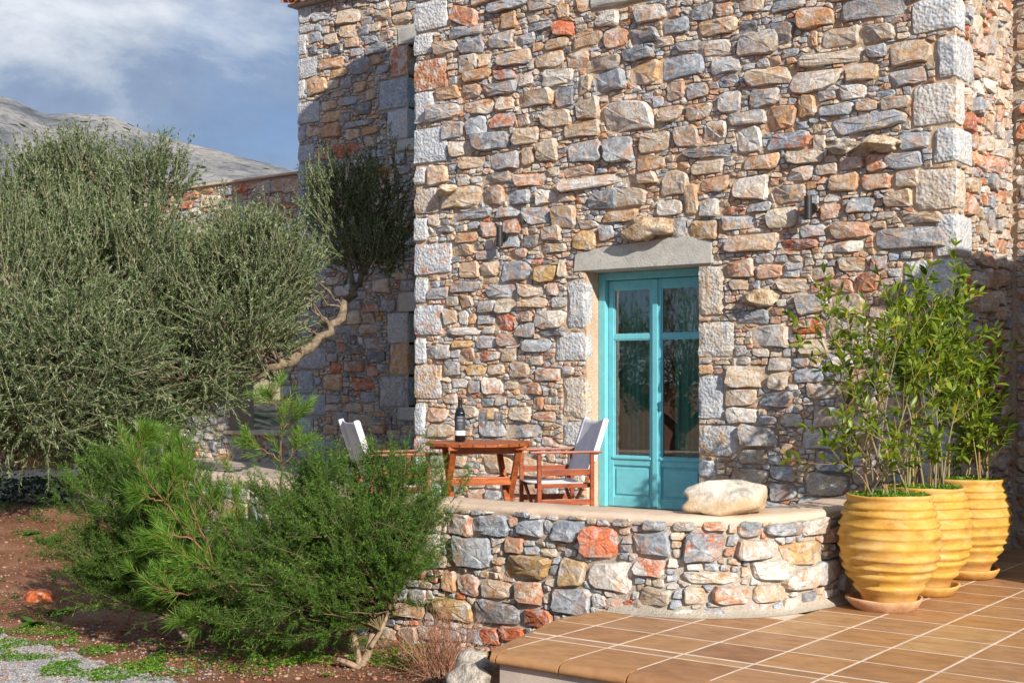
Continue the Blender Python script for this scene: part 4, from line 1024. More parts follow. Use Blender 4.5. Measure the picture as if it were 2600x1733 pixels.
# ------------------------------------------------------------------ garden wall with an opening, left of the wing
gw = tag(empty('garden_wall'), 'long stone garden wall with rust stones and an unglazed opening, behind the olive tree', 'wall')
GTOP = EYE + 3.0; GX0 = -24.0
OPN = (onY(580, 1050, WY).x, onY(708, 1050, WY).x, onY(640, 1103, WY).z, EYE + .95)
gmap = lambda u, v, h: Vector((u, WY + .04 - h, v))
gblk = [rectpoly((OPN[0] + OPN[1]) / 2, (OPN[2] + OPN[3]) / 2, OPN[1] - OPN[0], OPN[3] - OPN[2])]; gi = []
for (px, py, w_, h_, code) in ((735, 425, 40, 40, 'ro'), (700, 460, 60, 36, 'rp'), (665, 455, 50, 35, 't'), (610, 445, 40, 24, 'R'), (600, 470, 36, 20, 'R'), (640, 428, 44, 20, 'r'), (570, 488, 34, 22, 'g'), (532, 510, 44, 30, 'W'), (480, 497, 44, 16, 'R'), (470, 520, 30, 22, 'R'), (520, 478, 40, 14, 'o'), (585, 530, 26, 30, 't')):
    u, v, w2, h2, code, ang = w_uv((px, py, w_, h_, code, 0)); s_ = superpoly(u, v, w2 * 1.04, h2 * 1.05, 0, 12, 3.4, .06, rsH)
    if v + h2 / 2 > GTOP - .03: v = GTOP - .03 - h2 / 2; s_ = superpoly(u, v, w2, h2, 0, 12, 3.4, .06, rsH)
    gblk.append(s_); gi.append((s_, code, height_for(s_, rsH), 'stone'))
for c in masonry((-19.5, WXL - .02, ZP - .1, GTOP - .03), gblk, 51, lev=[(.05, 1), (.032, 1)]):
    gi.append((c, pick([('g', .25), ('t', .16), ('w', .1), ('R', .09), ('ro', .14), ('to', .14), ('d', .07)], rsH), height_for(c, rsH), 'stone'))
lay_stones(gw, gi, gmap, 15, 285)
wall_sheet('mortar_bed', gmap, (GX0, WXL, ZP - .5, GTOP), [OPN], M_MORTAR, gw, step=.12)
b = bmesh.new(); y0, y1 = WY + .05, WY + .5
for q in ((GX0, OPN[0], ZP - .5, GTOP - .01), (OPN[1], WXL - .01, ZP - .5, GTOP - .01), (OPN[0], OPN[1], ZP - .5, OPN[2]), (OPN[0], OPN[1], OPN[3], GTOP - .01)): box(b, q[0], q[1], y0, y1, q[2], q[3])
bm_obj('wall', b, M_MORTAR2, gw)
b = bmesh.new(); box(b, OPN[0] - .05, OPN[1] + .05, WY - .06, WY + .55, OPN[2], OPN[2] + .05, .01); bm_obj('sill', b, M_COPING, gw)
b = bmesh.new(); box(b, GX0, WXL - .02, WY - .02, WY + .52, GTOP, GTOP + .035, .01); bm_obj('coping', b, M_COPING, gw)

# low wall of big red stones behind the olive trunk, with a pale ledge
lw = tag(empty('low_stone_wall'), 'low wall of big rust red stones in the shade behind the olive trunk', 'wall')
LD = [onZ(-250, 1216, ZP), onZ(560, 1150, ZP)]
la, lb_ = Vector((LD[0].x, LD[0].y, 0)), Vector((LD[1].x, LD[1].y, 0)); ldir = (lb_ - la).normalized(); lnr = Vector((ldir.y, -ldir.x, 0)); LL = (lb_ - la).length
lmap = lambda u, v, h: la + ldir * u + lnr * h + Vector((0, 0, v))
li = []
for c in pack((0, LL, ZP - .02, ZP + .72), [], [(.22, .4), (.16, .6), (.1, 1), (.05, 2)], 61, K=1.3, gap=.008):
    li.append((c, pick([('R', .3), ('g', .3), ('ro', .25), ('d', .15)], rsH), height_for(c, rsH) * 1.4, 'stone'))
lay_stones(lw, li, lmap, 16)
wall_sheet('mortar_bed', lmap, (0, LL, ZP - .3, ZP + .74), [], M_MORTAR2, lw, step=.12)
V = [la + ldir * s + lnr * -q + Vector((0, 0, z)) for s in (0, LL) for q, z in ((0, ZP + .74), (.4, ZP + .74), (.4, -.2), (0, -.2))]
mesh_obj('wall', V, [(0, 1, 5, 4), (1, 2, 6, 5), (0, 4, 7, 3), (3, 2, 1, 0), (4, 5, 6, 7)], M_COPING, lw)

# ------------------------------------------------------------------ patio floor and curved parapet wall
def catmull(pts, n=10):
    out = []; P = [Vector(p) for p in pts]
    for i in range(len(P) - 1):
        p0, p1, p2, p3 = P[max(i - 1, 0)], P[i], P[i + 1], P[min(i + 2, len(P) - 1)]
        for k in range(n):
            t = k / n; out.append(0.5 * ((2 * p1) + (-p0 + p2) * t + (2 * p0 - 5 * p1 + 4 * p2 - p3) * t * t + (-p0 + 3 * p1 - 3 * p2 + p3) * t ** 3))
    out.append(P[-1]); return out
OUT = catmull([(-3.47, 10.12), (-3.45, 9.2), (-3.45, 8.4), (-3.46, 7.9), (-3.56, 7.43), (-3.76, 7.13), (-4.08, 6.94), (-4.6, 6.885), (-5.2, 6.85), (-5.8, 6.84), (-6.5, 6.88), (-7.2, 6.98), (-7.9, 7.17), (-8.6, 7.38), (-9.4, 7.6), (-10.5, 7.8)])
OUT = [Vector((p.x, p.y, 0)) for p in OUT]
arc = [0.0]
for i in range(1, len(OUT)): arc.append(arc[-1] + (OUT[i] - OUT[i - 1]).length)
AL = arc[-1]
oxs = [p.x for p in OUT]; oys = [p.y for p in OUT]
def opath(s):
    return Vector((float(np.interp(s, arc, oxs)), float(np.interp(s, arc, oys)), 0))
def onorm(s):
    d = opath(min(s + .06, AL)) - opath(max(s - .06, 0)); d.normalize(); return Vector((-d.y, d.x, 0))
if (onorm(4.0)).y > 0: SGN = -1
else: SGN = 1
def cmap(u, v, h):
    s = AL - u        # u runs left to right as seen from outside
    return opath(s) + onorm(s) * SGN * h + Vector((0, 0, v))
par = tag(empty('curved_parapet_wall'), 'low curved rubble stone wall with smooth pink coping round the patio', 'wall')
TH = .40
samp = [(s, *(lambda p: (projx(p.x, p.y), depth_of(p)))(opath(s))) for s in np.arange(1.6, 6.6, .02)]
def c_uv(a):
    x, y, w_, h_, code, ang = a
    s, px, d = min(samp, key=lambda q: abs(q[1] - x)); s2 = min(samp, key=lambda q: abs(q[1] - (x + 30)))[0]
    return AL - s, (HY - y) / F * d + EYE, w_ * abs(s2 - s) / 30, h_ / F * d, code, 0
C_TXT = """445,1125,150,148,wr;650,1130,258,145,g;905,1145,212,118,g;1160,1165,188,158,g;1035,1140,38,100,g;1375,1240,262,230,R;1090,1270,300,105,g;800,1265,160,115,tR;1710,1255,318,158,g;2060,1280,245,205,gR;530,1310,262,215,g;885,1405,345,158,y;1185,1445,198,188,y;1450,1470,322,205,w;1700,1410,215,125,wR;2100,1475,450,85,wo;1520,1110,150,95,t;1740,1130,140,80,g;1930,1135,150,78,wr;2130,1135,150,68,wr;1220,1078,120,60,go;1050,1060,170,45,g;835,1055,170,50,g;590,1035,130,60,t;640,1235,110,62,r;840,1270,20,20,g"""
C2 = """435,730,125,100,g;635,730,200,82,g;795,715,130,100,w;480,840,245,112,w;720,860,225,135,y;535,955,220,115,w;715,1000,165,130,wr;545,1080,160,105,t;330,1090,205,105,wr;130,1090,150,100,t;210,995,400,65,wo;650,1140,110,80,w;845,960,120,130,g;890,760,90,90,rp;880,930,100,140,ro"""
C3 = """830,1290,30,30,g;1110,85,300,165,g;725,690,10,10,g"""
cb, ci = [], []
for a in conv(C_TXT, 1000, 900, 2.613) + conv(C2, 1700, 1000, 2.139) + conv("225,320,250,165,t;505,345,225,215,ro;855,415,380,230,g;1575,385,255,165,t;1885,370,240,160,w;2190,380,330,145,wr;1210,445,160,110,rp;1090,420,130,130,w;225,515,360,190,d;560,565,290,160,R;1120,525,190,110,w;160,720,160,150,R;345,700,200,120,R", 1200, 1400, 3.361) + conv("1435,690,470,285,y;1840,720,10,10,g;920,700,330,160,o;1680,1010,200,180,g;1380,350,160,270,o", 850, 1400, 4.706):
    if a[2] < 14: continue
    u, v, w_, h_, code, ang = c_uv(a)
    if v + h_ / 2 > ZC - .02: h_ -= 2 * (v + h_ / 2 - ZC + .02)
    if h_ < .03 or (cb and min(signed_out(q, np.array([[u, v]]))[0][0] for q in cb) < min(w_, h_) * .38): continue
    s_ = superpoly(u, v, w_ * 1.05, h_ * 1.04, 0, 13, 3.4, .06, rsH); cb.append(s_); ci.append((s_, code, height_for(s_, rsH) * 1.0 + .006, 'stone'))
for c in masonry((0.05, AL - .05, -.08, ZC - .035), cb, 71, sizes=[(.2, .34, .12, .2, .3), (.14, .24, .09, .15, .35), (.1, .16, .05, .1, .35), (.05, .1, .03, .06, .25)], lev=[(.045, 1), (.03, 1), (.02, 1)], K=1.35, gap=.006):
    if c[0][0] > AL - 6.7 and c[0][0] < AL - 1.6 and min(p[1] for p in c) < -.05: pass
    ci.append((c, pick([('g', .33), ('w', .22), ('t', .15), ('to', .07), ('wr', .08), ('R', .05), ('y', .05), ('ro', .05)], rsH), height_for(c, rsH), 'stone'))
print('parapet', lay_stones(par, ci, cmap, 17, 290))
wall_sheet('mortar_bed', cmap, (0, AL, -.25, ZC - .02), [], M_MORTAR2, par, step=.05, amp=.009)
# coping (smooth hand-trowelled render, sagging edge) and inner face
V, Fc = [], []; S_ = np.arange(0, AL + .001, .06); prof = []
for s in S_:
    n_ = onorm(s) * SGN; c_ = opath(s); wv = .006 * noise.noise(Vector((s * 2.2, 0, 0))); we = .016 * noise.noise(Vector((s * 5, 3, 0)))
    for off, z in ((.004 + we, ZC - .055 + we * 1.5), (.012 + we, ZC - .035), (.010 + we * .5, ZC - .016), (-.012, ZC + .0 + wv), (-.06, ZC + .006 + wv), (-TH * .5, ZC + .007 + wv), (-TH + .05, ZC + .004 + wv), (-TH, ZC - .012), (-TH - .008, ZC - .05), (-TH - .005, ZP - .1)):
        q = c_ + n_ * off; V.append((q.x, q.y, z))
m_ = 10
for i in range(len(S_) - 1):
    for k in range(m_ - 1): Fc.append((i * m_ + k, i * m_ + k + 1, (i + 1) * m_ + k + 1, (i + 1) * m_ + k))
mesh_obj('coping', V, Fc, M_COPING, par, smooth=True)
# mortar toe where the wall meets the tiles
V, Fc = [], []; T_ = [s for s in np.arange(1.4, 5.6, .05) if opath(s).x > -4.44]
for s in T_:
    n_ = onorm(s) * SGN; c_ = opath(s); e_ = .012 * noise.noise(Vector((s * 3, 1, 0)))
    for off, z in ((.0, ZT + .10 + e_ * 2), (.012 + e_ * .5, ZT + .045), (.05 + e_, ZT + .012), (.085 + e_ * 1.5, ZT + .002)):
        q = c_ + n_ * off; V.append((q.x, q.y, z))
for i in range(len(T_) - 1):
    for k in range(3): Fc.append((i * 4 + k, i * 4 + k + 1, (i + 1) * 4 + k + 1, (i + 1) * 4 + k))
mesh_obj('mortar_toe', V, Fc, M_MORTAR2, par, smooth=True)
# patio floor follows the wall
V = [(p.x + (0), p.y, ZP) for p in [opath(s) - onorm(s) * SGN * .2 for s in np.arange(0, AL, .25)]] + [(-11.3, 8.0, ZP), (-12.4, 8.5, ZP), (-14.5, 8.1, ZP), (-24, 8, ZP), (-24, 13.2, ZP), (-13.9, 13.2, ZP), (XL, 13.2, ZP), (XL, FY + .2, ZP), (XR, FY + .2, ZP)]
b = bmesh.new(); vs = [b.verts.new(v) for v in V]; b.faces.new(vs); bmesh.ops.triangulate(b, faces=b.faces[:])
r_ = bmesh.ops.extrude_face_region(b, geom=b.faces[:]); [setattr(v_, 'co', v_.co - Vector((0, 0, .45))) for v_ in r_['geom'] if isinstance(v_, bmesh.types.BMVert)]
bmesh.ops.recalc_face_normals(b, faces=b.faces[:])
o = bm_obj('patio_floor', b, M_CONC); o['kind'] = 'structure'

# ------------------------------------------------------------------ tiled terrace
ter = empty('terrace'); ter['kind'] = 'structure'
TX = .405; xg = [-2.61 + TX * k for k in range(-6, 12)]
yg = [6.02, 6.40, 6.825, 7.245, 7.67, 8.085, 8.495, 8.91, 9.325, 9.74, 10.155, 10.57, 10.985, 11.40, 11.62]
def leftx(y): return -4.275 - (y - 5.44) * .25 if y < 6.5 else -4.54 + (y - 6.5) * .2
G_ = .0065
def tile(poly, name='tile'):
    """poly ccw (x,y); flat tile with eased edges"""
    n = len(poly); cx = sum(p[0] for p in poly) / n; cy = sum(p[1] for p in poly) / n
    V = []; dz = rnd.uniform(.0, .0006); tx, ty = rnd.uniform(-.001, .001), rnd.uniform(-.001, .001)
    for k, (ins, z) in enumerate(((0, -.012), (0, -.0012), (.003, 0.0))):
        for i in range(n):
            a, p, c = Vector(poly[i - 1]), Vector(poly[i]), Vector(poly[(i + 1) % n])
            d1 = (p - a).normalized(); d2 = (c - p).normalized(); n1 = Vector((-d1.y, d1.x)); n2 = Vector((-d2.y, d2.x))
            bis = (n1 + n2); q = p + bis * (ins / max(bis.dot(n1), .3))
            V.append((q.x - cx, q.y - cy, z + dz + (q.x - cx) * tx + (q.y - cy) * ty))
    Fc = []
    for k in (0, 1):
        for i in range(n): j = (i + 1) % n; Fc.append((k * n + i, k * n + j, (k + 1) * n + j, (k + 1) * n + i))
    Fc.append(tuple(2 * n + i for i in range(n)))
    return mesh_obj(name, V, Fc, M_TILE, ter, loc=(cx, cy, ZT))
rows = [(5.90, 6.01)] + list(zip(yg[:-1], yg[1:]))
for (ya, yb) in rows:
    for k in range(len(xg) - 1):
        x0, x1 = xg[k], xg[k + 1]
        if x0 > 1.2: continue
        poly = [(x0 + G_, ya + G_), (x1 - G_, ya + G_), (x1 - G_, yb - G_), (x0 + G_, yb - G_)]
        la_, lb2 = leftx(ya), leftx(yb)
        if x1 < min(la_, lb2): continue
        dv = Vector((lb2 - la_, yb - ya)).normalized(); nv = (-dv.y, dv.x)
        poly = clip(poly, (la_, ya), nv)
        if x1 < -3.3 and ya > 7.1: continue
        if len(poly) > 2 and area(poly) > .0008: tile(poly)
# front nosing row (rounded edge, hanging lip)
def nosing(x0, x1):
    V, Fc = [], []; pr = [(5.89, 0.0), (5.53, 0.0), (5.49, -.004), (5.462, -.014), (5.445, -.032), (5.442, -.05), (5.452, -.062), (5.48, -.064)]
    for x in (x0, x1):
        for y, z in pr:
            xx = x
            if x0 < leftx(5.44) + .005 and x == x0: xx = leftx(max(y, 5.44)) + (0.012 if z < -.01 else 0)
            V.append((xx, y, z))
    n = len(pr)
    for i in range(n - 1): Fc.append((i, i + 1, n + i + 1, n + i))
    V += V[:]; Fc += [tuple(range(2 * n, 3 * n))[::-1], tuple(range(3 * n, 4 * n))]
    o = mesh_obj('nosing_tile', V, Fc, M_TILE, ter, loc=(0, 0, ZT)); o.data.polygons.foreach_set('use_smooth', [i < n - 1 for i in range(len(o.data.polygons))])
xs_ = [leftx(5.48)] + [-2.61 + TX * k for k in range(-4, 8)]
for a, c in zip(xs_[:-1], xs_[1:]): nosing(a + (G_ if a > -4.25 else 0), c - G_)
# left rounded edge strip
V, Fc = [], []; ys_ = np.arange(5.47, 6.95, .08)
for y in ys_:
    x = leftx(y)
    for off, z in ((.012, 0.0), (0.0, 0.0), (-.014, -.006), (-.022, -.02), (-.02, -.045), (.0, -.055)): V.append((x + off - .002, y, ZT + z - .001))
for i in range(len(ys_) - 1):
    for k in range(5): Fc.append((i * 6 + k, i * 6 + k + 1, (i + 1) * 6 + k + 1, (i + 1) * 6 + k))
mesh_obj('edge_tile', V, Fc, M_TILE, ter, smooth=True)
# grout bed, slab and riser
b = bmesh.new()
P_ = [(leftx(5.56) + .02, 5.56), (1.6, 5.56), (1.6, 11.6), (-3.4, 11.6), (-3.4, 7.5), (-4.4, 7.0), (leftx(6.5) + .02, 6.5)]
tp = [b.verts.new((x, y, ZT - .0006)) for x, y in P_]; bt = [b.verts.new((x, y, -.3)) for x, y in P_]
b.faces.new(tp)
for i in range(len(P_)): j = (i + 1) % len(P_); b.faces.new((tp[j], tp[i], bt[i], bt[j]))
bm_obj('grout_bed', b, M_GROUT, ter)
b = bmesh.new(); box(b, leftx(5.48) + .06, 1.6, 5.48, 5.499, -.3, ZT - .066, 0); bm_obj('riser', b, M_PLASTER, ter)

# ------------------------------------------------------------------ pots, saucers
POTS = [((-3.08, 8.01), 'nearest of the three ribbed ochre clay jars, beside the end of the curved wall', 0), ((-3.116, 8.73), 'middle of the three ribbed ochre clay jars, half hidden by the nearest one', 1), ((-3.135, 9.65), 'farthest ribbed ochre clay jar, its right side in deep shadow', 2)]
def pot_profile():
    pr = [(.0, .012), (.145, .012), (.158, .0), (.164, .006), (.170, .04), (.184, .072)]
    ribs = [(.216, .112), (.262, .190), (.284, .242), (.300, .300), (.311, .370), (.313, .436), (.304, .502), (.286, .568), (.270, .615)]
    for i, (r, z) in enumerate(ribs):
        pr += [(r - .005, z - .020), (r + .001, z - .011), (r + .008, z - .003), (r + .008, z + .004), (r + .001, z + .012), (r - .003, z + .020)]
    pr += [(.259, .640), (.255, .654), (.262, .668), (.268, .680), (.264, .690), (.250, .691), (.238, .682), (.232, .655), (.24, .62), (.0, .62)]
    return pr
SEG = 64; saucers, pots = [], []
for (x, y), lab, k in POTS:
    sm = M_SAUCER if k == 0 else M_SAUCER2
    V, Fc = lathe([(0, .0), (.185, .0), (.20, .004), (.228, .045), (.238, .062), (.236, .070), (.224, .071), (.212, .055), (.19, .028), (.0, .026)], 56, .03, k * 3.3)
    s = mesh_obj('saucer', V, Fc, sm, smooth=True, loc=(x - (.03 if k == 0 else 0), y - .01, ZT + .002)); s.rotation_euler = (0, 0, k * 1.7)
    tag(s, ['round raw clay saucer under the nearest ochre jar', 'round ochre saucer under the middle ochre jar', 'round ochre saucer under the farthest ochre jar, at the edge of the shade'][k], 'saucer', 'saucers under the jars')
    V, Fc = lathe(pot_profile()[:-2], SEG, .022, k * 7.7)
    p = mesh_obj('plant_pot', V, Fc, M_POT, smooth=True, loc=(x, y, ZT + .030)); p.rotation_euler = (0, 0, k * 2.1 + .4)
    tag(p, lab, 'pot', 'ribbed ochre jars on the terrace')
    V, Fc = lathe([(.236, .630), (.15, .638), (.0, .642)], 24, .05, k)
    mesh_obj('soil', V, Fc, M_SOIL, p, smooth=True); pots.append(p)

# ------------------------------------------------------------------ foliage tools
def norm(a): return a / (np.linalg.norm(a, axis=-1, keepdims=True) + 1e-9)
def blade_mesh(name, B, D, L, W, cols, mat, parent=None, fold=0.25, tri=False, seed=0, wide=.45):
    """B base (N,3), D direction unit, L, W (N,), cols (N,3)"""
    rs = np.random.RandomState(seed); N = len(B)
    R = norm(rs.normal(size=(N, 3))); S = norm(np.cross(D, R)); U = np.cross(S, D)
    L = L[:, None]; W = W[:, None]
    if tri:
        V = np.stack([B - S * W / 2, B + S * W / 2, B + D * L + U * L * .08], 1)
        Q = np.arange(N * 3).reshape(N, 3)
        C = np.repeat(cols, 3, axis=0)
    else:
        droop = -np.array([0, 0, 1.0]) * L * .06
        V = np.stack([B, B + D * L * wide - S * W / 2 + U * W * fold, B + D * L + droop, B + D * L * wide + S * W / 2 + U * W * fold], 1)
        Q = np.arange(N * 4).reshape(N, 4)
        C = np.repeat(cols, 4, axis=0)
    return np_mesh(name, V.reshape(-1, 3), Q, [mat], parent, C)
def shoots(S0, D0, Ls, k, up=0.35, wig=0.06, rs=NR):
    """curved shoots -> (N,k,3) points, (N,k,3) tangents"""
    N = len(S0); t = np.linspace(0, 1, k)[None, :, None]
    bend = np.array([0, 0, 1.0]) * up + rs.normal(scale=wig * 3, size=(N, 3))
    P = S0[:, None, :] + D0[:, None, :] * Ls[:, None, None] * t + bend[:, None, :] * Ls[:, None, None] * t * t * .5
    T = norm(np.gradient(P, axis=1)); return P, T
def strands(P, r0, r1, sides=3):
    """thin tubes for all shoots, vectorised -> V, quads"""
    N, k, _ = P.shape; T = norm(np.gradient(P, axis=1)); A = norm(np.cross(T, np.array([.31, .17, .93]))); Bn = np.cross(T, A)
    r = np.linspace(1, 0, k)[None, :, None] * (r0 - r1)[:, None, None] + r1[:, None, None] if isinstance(r0, np.ndarray) else np.linspace(r0, r1, k)[None, :, None]
    rings = [P + (A * math.cos(a) + Bn * math.sin(a)) * r for a in [2 * math.pi * i / sides for i in range(sides)]]
    V = np.stack(rings, 2)   # N,k,s,3
    idx = np.arange(N * k * sides).reshape(N, k, sides); a = idx[:, :-1]; b_ = idx[:, 1:]
    Q = np.stack([a, np.roll(a, -1, 2), np.roll(b_, -1, 2), b_], -1).reshape(-1, 4)
    return V.reshape(-1, 3), Q
def leaves_on(P, T, per, spread, rs, tmin=.1):
    """leaf bases and directions along shoots"""
    N, k, _ = P.shape; t = rs.uniform(tmin, 1, (N, per)) * (k - 1); i = np.clip(t.astype(int), 0, k - 2); f = (t - i)[..., None]
    ar = np.arange(N)[:, None]; B = P[ar, i] * (1 - f) + P[ar, i + 1] * f; Tt = T[ar, i]
    R = norm(rs.normal(size=B.shape)); R = norm(R - (R * Tt).sum(-1, keepdims=True) * Tt)
    D = norm(Tt * (1 - spread * .55) + R * spread); return B.reshape(-1, 3), D.reshape(-1, 3), (t / (k - 1)).reshape(-1)
def vcols(palette, w_, n, rs, jit=.15):
    pal = np.array(palette); i = rs.choice(len(pal), n, p=np.array(w_) / sum(w_)); c = pal[i]
    return c * rs.uniform(1 - jit, 1 + jit, (n, 1))

# ------------------------------------------------------------------ olive tree
def limb_path(a, b, k, sag, rs):
    t = np.linspace(0, 1, k)[:, None]; a, b = np.array(a), np.array(b)
    P = a + (b - a) * t + np.array([0, 0, 1.0]) * sag * np.sin(math.pi * t) + rs.normal(scale=.035, size=(k, 3)) * np.sin(math.pi * t)
    return P
def olive(name, lab, blobs, trunk, limbs, nsh, seed, per=34, dens_bias=.7):
    """blobs: (centre, radii, weight); limbs: list of point chains"""
    rs = np.random.RandomState(seed)
    root = tag(empty(name, trunk), lab, 'olive tree')
    tp = np.array(trunk)
    paths, rads = [], []
    for ch, r0, r1 in limbs:
        pts = [np.array(c, float) for c in ch]; P = []
        for a, b_ in zip(pts[:-1], pts[1:]): P.append(limb_path(a, b_, 6, 0, rs)[:-1])
        P.append(pts[-1][None]); P = np.concatenate(P); paths.append(P - tp); rads.append(np.linspace(r0, r1, len(P)) * (1 + .12 * rs.normal(size=len(P))))
    V, Fc = tube_arrays(paths[:1], rads[:1], 9); mesh_obj('trunk', V.tolist(), Fc, M_BARK, root, smooth=True)
    for P, R in zip(paths[1:], rads[1:]):
        V, Fc = tube_arrays([P], [R], 7); mesh_obj('limb', V.tolist(), Fc, M_BARK, root, smooth=True)
    allp = np.concatenate([P + tp for P in paths])
    tot = sum(b_[2] for b_ in blobs); S0, D0 = [], []; inner = []
    for c, r, wt in blobs:
        n = int(nsh * wt / tot); c = np.array(c); r = np.array(r)
        d = norm(rs.normal(size=(n, 3))); rad = rs.uniform(.15, 1, (n, 1)) ** .45
        p = c + d * r * rad
        keep = np.array([noise.noise(Vector(q * 1.6) + Vector((seed, 0, 0))) > -.16 - .25 * rs.random() for q in p])
        p = p[keep]; d = d[keep]; S0.append(p)
        out = norm(d * r); lowk = min(max((EYE + .9 - c[2]) / 1.2, 0), 1)
        D0.append(norm(out * .5 + np.array([0, 0, .85 - 1.0 * lowk]) + rs.normal(scale=.32 + .25 * lowk, size=p.shape)))
        # secondary branches from nearest limb point to the blob
        for q in p[::14]:
            j = np.argmin(((allp - q) ** 2).sum(1)); inner.append(limb_path(allp[j], q, 6, -.05, rs) - tp)
    S0 = np.concatenate(S0); D0 = np.concatenate(D0); n = len(S0)
    Ls = rs.uniform(.20, .50, n); P, T = shoots(S0 - tp, D0, Ls, 6, .2, .08, rs)
    V, Q = strands(P, .0045, .0015); V2, F2 = tube_arrays(inner, [np.linspace(.017, .005, 6)] * len(inner), 4)
    c = np.tile([[.33, .32, .21]], (len(V), 1)) * rs.uniform(.75, 1.2, (len(V), 1))
    np_mesh('twigs', V, Q, [M_STEM], root, c)
    F2 = np.array([f for f in F2 if len(f) == 4]); np_mesh('branchlets', V2, F2, [M_BARK], root)['kind'] = 'stuff'
    B, D, tt = leaves_on(P, T, per, .55, rs, .05); N = len(B)
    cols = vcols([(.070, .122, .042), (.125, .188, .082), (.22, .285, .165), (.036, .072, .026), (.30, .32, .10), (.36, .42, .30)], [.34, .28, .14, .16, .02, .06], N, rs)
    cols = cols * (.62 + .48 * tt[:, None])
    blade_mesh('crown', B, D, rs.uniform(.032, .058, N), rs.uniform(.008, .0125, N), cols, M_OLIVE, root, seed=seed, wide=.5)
    return root
def A3(x, y, d): v = at(x, y, d); return (v.x, v.y, v.z)
s15 = 15.0 / F
def blob(px, py, d, rx, ry, rd, wt):     # radii in source pixels across, metres deep
    s = d / F; return (A3(px, py, d), (rx * s, rd, ry * s), wt)
tb = A3(245, 1262, 14.6); tb = (tb[0], tb[1], .2)
oblobs = [blob(165, 605, 15, 160, 130, .9, 1.2), blob(50, 780, 13.9, 210, 220, 1.3, 2.3), blob(320, 730, 14.6, 230, 190, 1.1, 2.6), blob(200, 950, 13.3, 260, 190, 1.5, 3.3),
          blob(520, 830, 14.4, 220, 190, 1.0, 2.2), blob(660, 700, 14.6, 115, 120, .7, 1.0), blob(575, 845, 14.2, 150, 95, .7, 1.0), blob(420, 960, 14.2, 200, 110, .8, 1.2), blob(50, 1030, 12.7, 190, 90, .9, 1.1), blob(240, 1110, 14.0, 120, 55, .5, .35),
          blob(140, 475, 15.2, 60, 70, .4, .3), blob(215, 455, 15.2, 50, 80, .4, .3), blob(400, 480, 15.0, 50, 80, .4, .25), blob(345, 500, 15.0, 40, 60, .4, .18), blob(40, 540, 15, 60, 90, .5, .3), blob(610, 640, 15.0, 60, 90, .4, .15),
          blob(870, 540, 16.0, 105, 105, .4, .55), blob(975, 530, 16.0, 80, 130, .4, .6), blob(930, 650, 15.8, 115, 60, .4, .4)]
br1 = [A3(255, 1060, 14.6), A3(420, 1010, 14.5), A3(600, 955, 14.4), A3(700, 925, 14.4), A3(800, 870, 14.8), A3(865, 810, 15.1), A3(895, 740, 15.5), A3(925, 690, 15.8), A3(935, 600, 16.0)]
olimbs = [([tb, A3(240, 1160, 14.6), A3(255, 1060, 14.6), A3(280, 960, 14.6)], .16, .12),
          (br1, .085, .03), ([A3(895, 740, 15.5), A3(880, 640, 15.8), A3(850, 520, 16)], .03, .012), ([A3(925, 690, 15.8), A3(980, 590, 16), A3(990, 480, 16)], .025, .01),
          ([A3(280, 960, 14.6), A3(180, 820, 14.6), A3(120, 640, 14.8), A3(160, 440, 15.1)], .10, .02), ([A3(280, 960, 14.6), A3(350, 820, 14.6), A3(330, 640, 14.7), A3(220, 420, 15.1)], .09, .02),
          ([A3(255, 1060, 14.6), A3(120, 980, 14.2), A3(20, 900, 14)], .08, .03), ([A3(350, 820, 14.6), A3(520, 700, 14.6), A3(600, 560, 14.9)], .06, .015), ([A3(330, 700, 14.6), A3(400, 560, 14.8), A3(410, 430, 15)], .04, .01)]
olive('olive_tree', 'big grey-green olive tree spreading over the left half of the garden', oblobs, tb, olimbs, 11500, 4, per=50)
# second tree stands in the garden behind the photographer's left shoulder; seen only in the door glass
t2 = (-11.6, 0.6, 0.0)
ol2 = [((-11.6, .6, 2.6), (1.5, 1.4, 1.1), 2), ((-10.4, .2, 2.5), (1.2, 1.1, .9), 1), ((-12.6, 1.2, 2.5), (1.2, 1.1, .9), 1), ((-13.9, .4, 2.6), (1.1, 1.1, 1.0), 1), ((-9.2, .4, 2.4), (1.0, 1.0, .9), .9)]
olive('olive_tree', 'olive tree across the garden, seen reflected in the door panes', [((b_[0][0], b_[0][1], b_[0][2] - .35), b_[1], b_[2]) for b_ in ol2], t2, [([t2, (-11.6, .6, .9), (-11.5, .6, 1.8)], .16, .1), ([(-11.6, .6, .9), (-10.4, .3, 1.9), (-9.2, .4, 2.4)], .09, .03), ([(-11.6, .6, .9), (-12.7, .9, 1.9), (-13.9, .4, 2.6)], .09, .03)], 3200, 6, per=34)

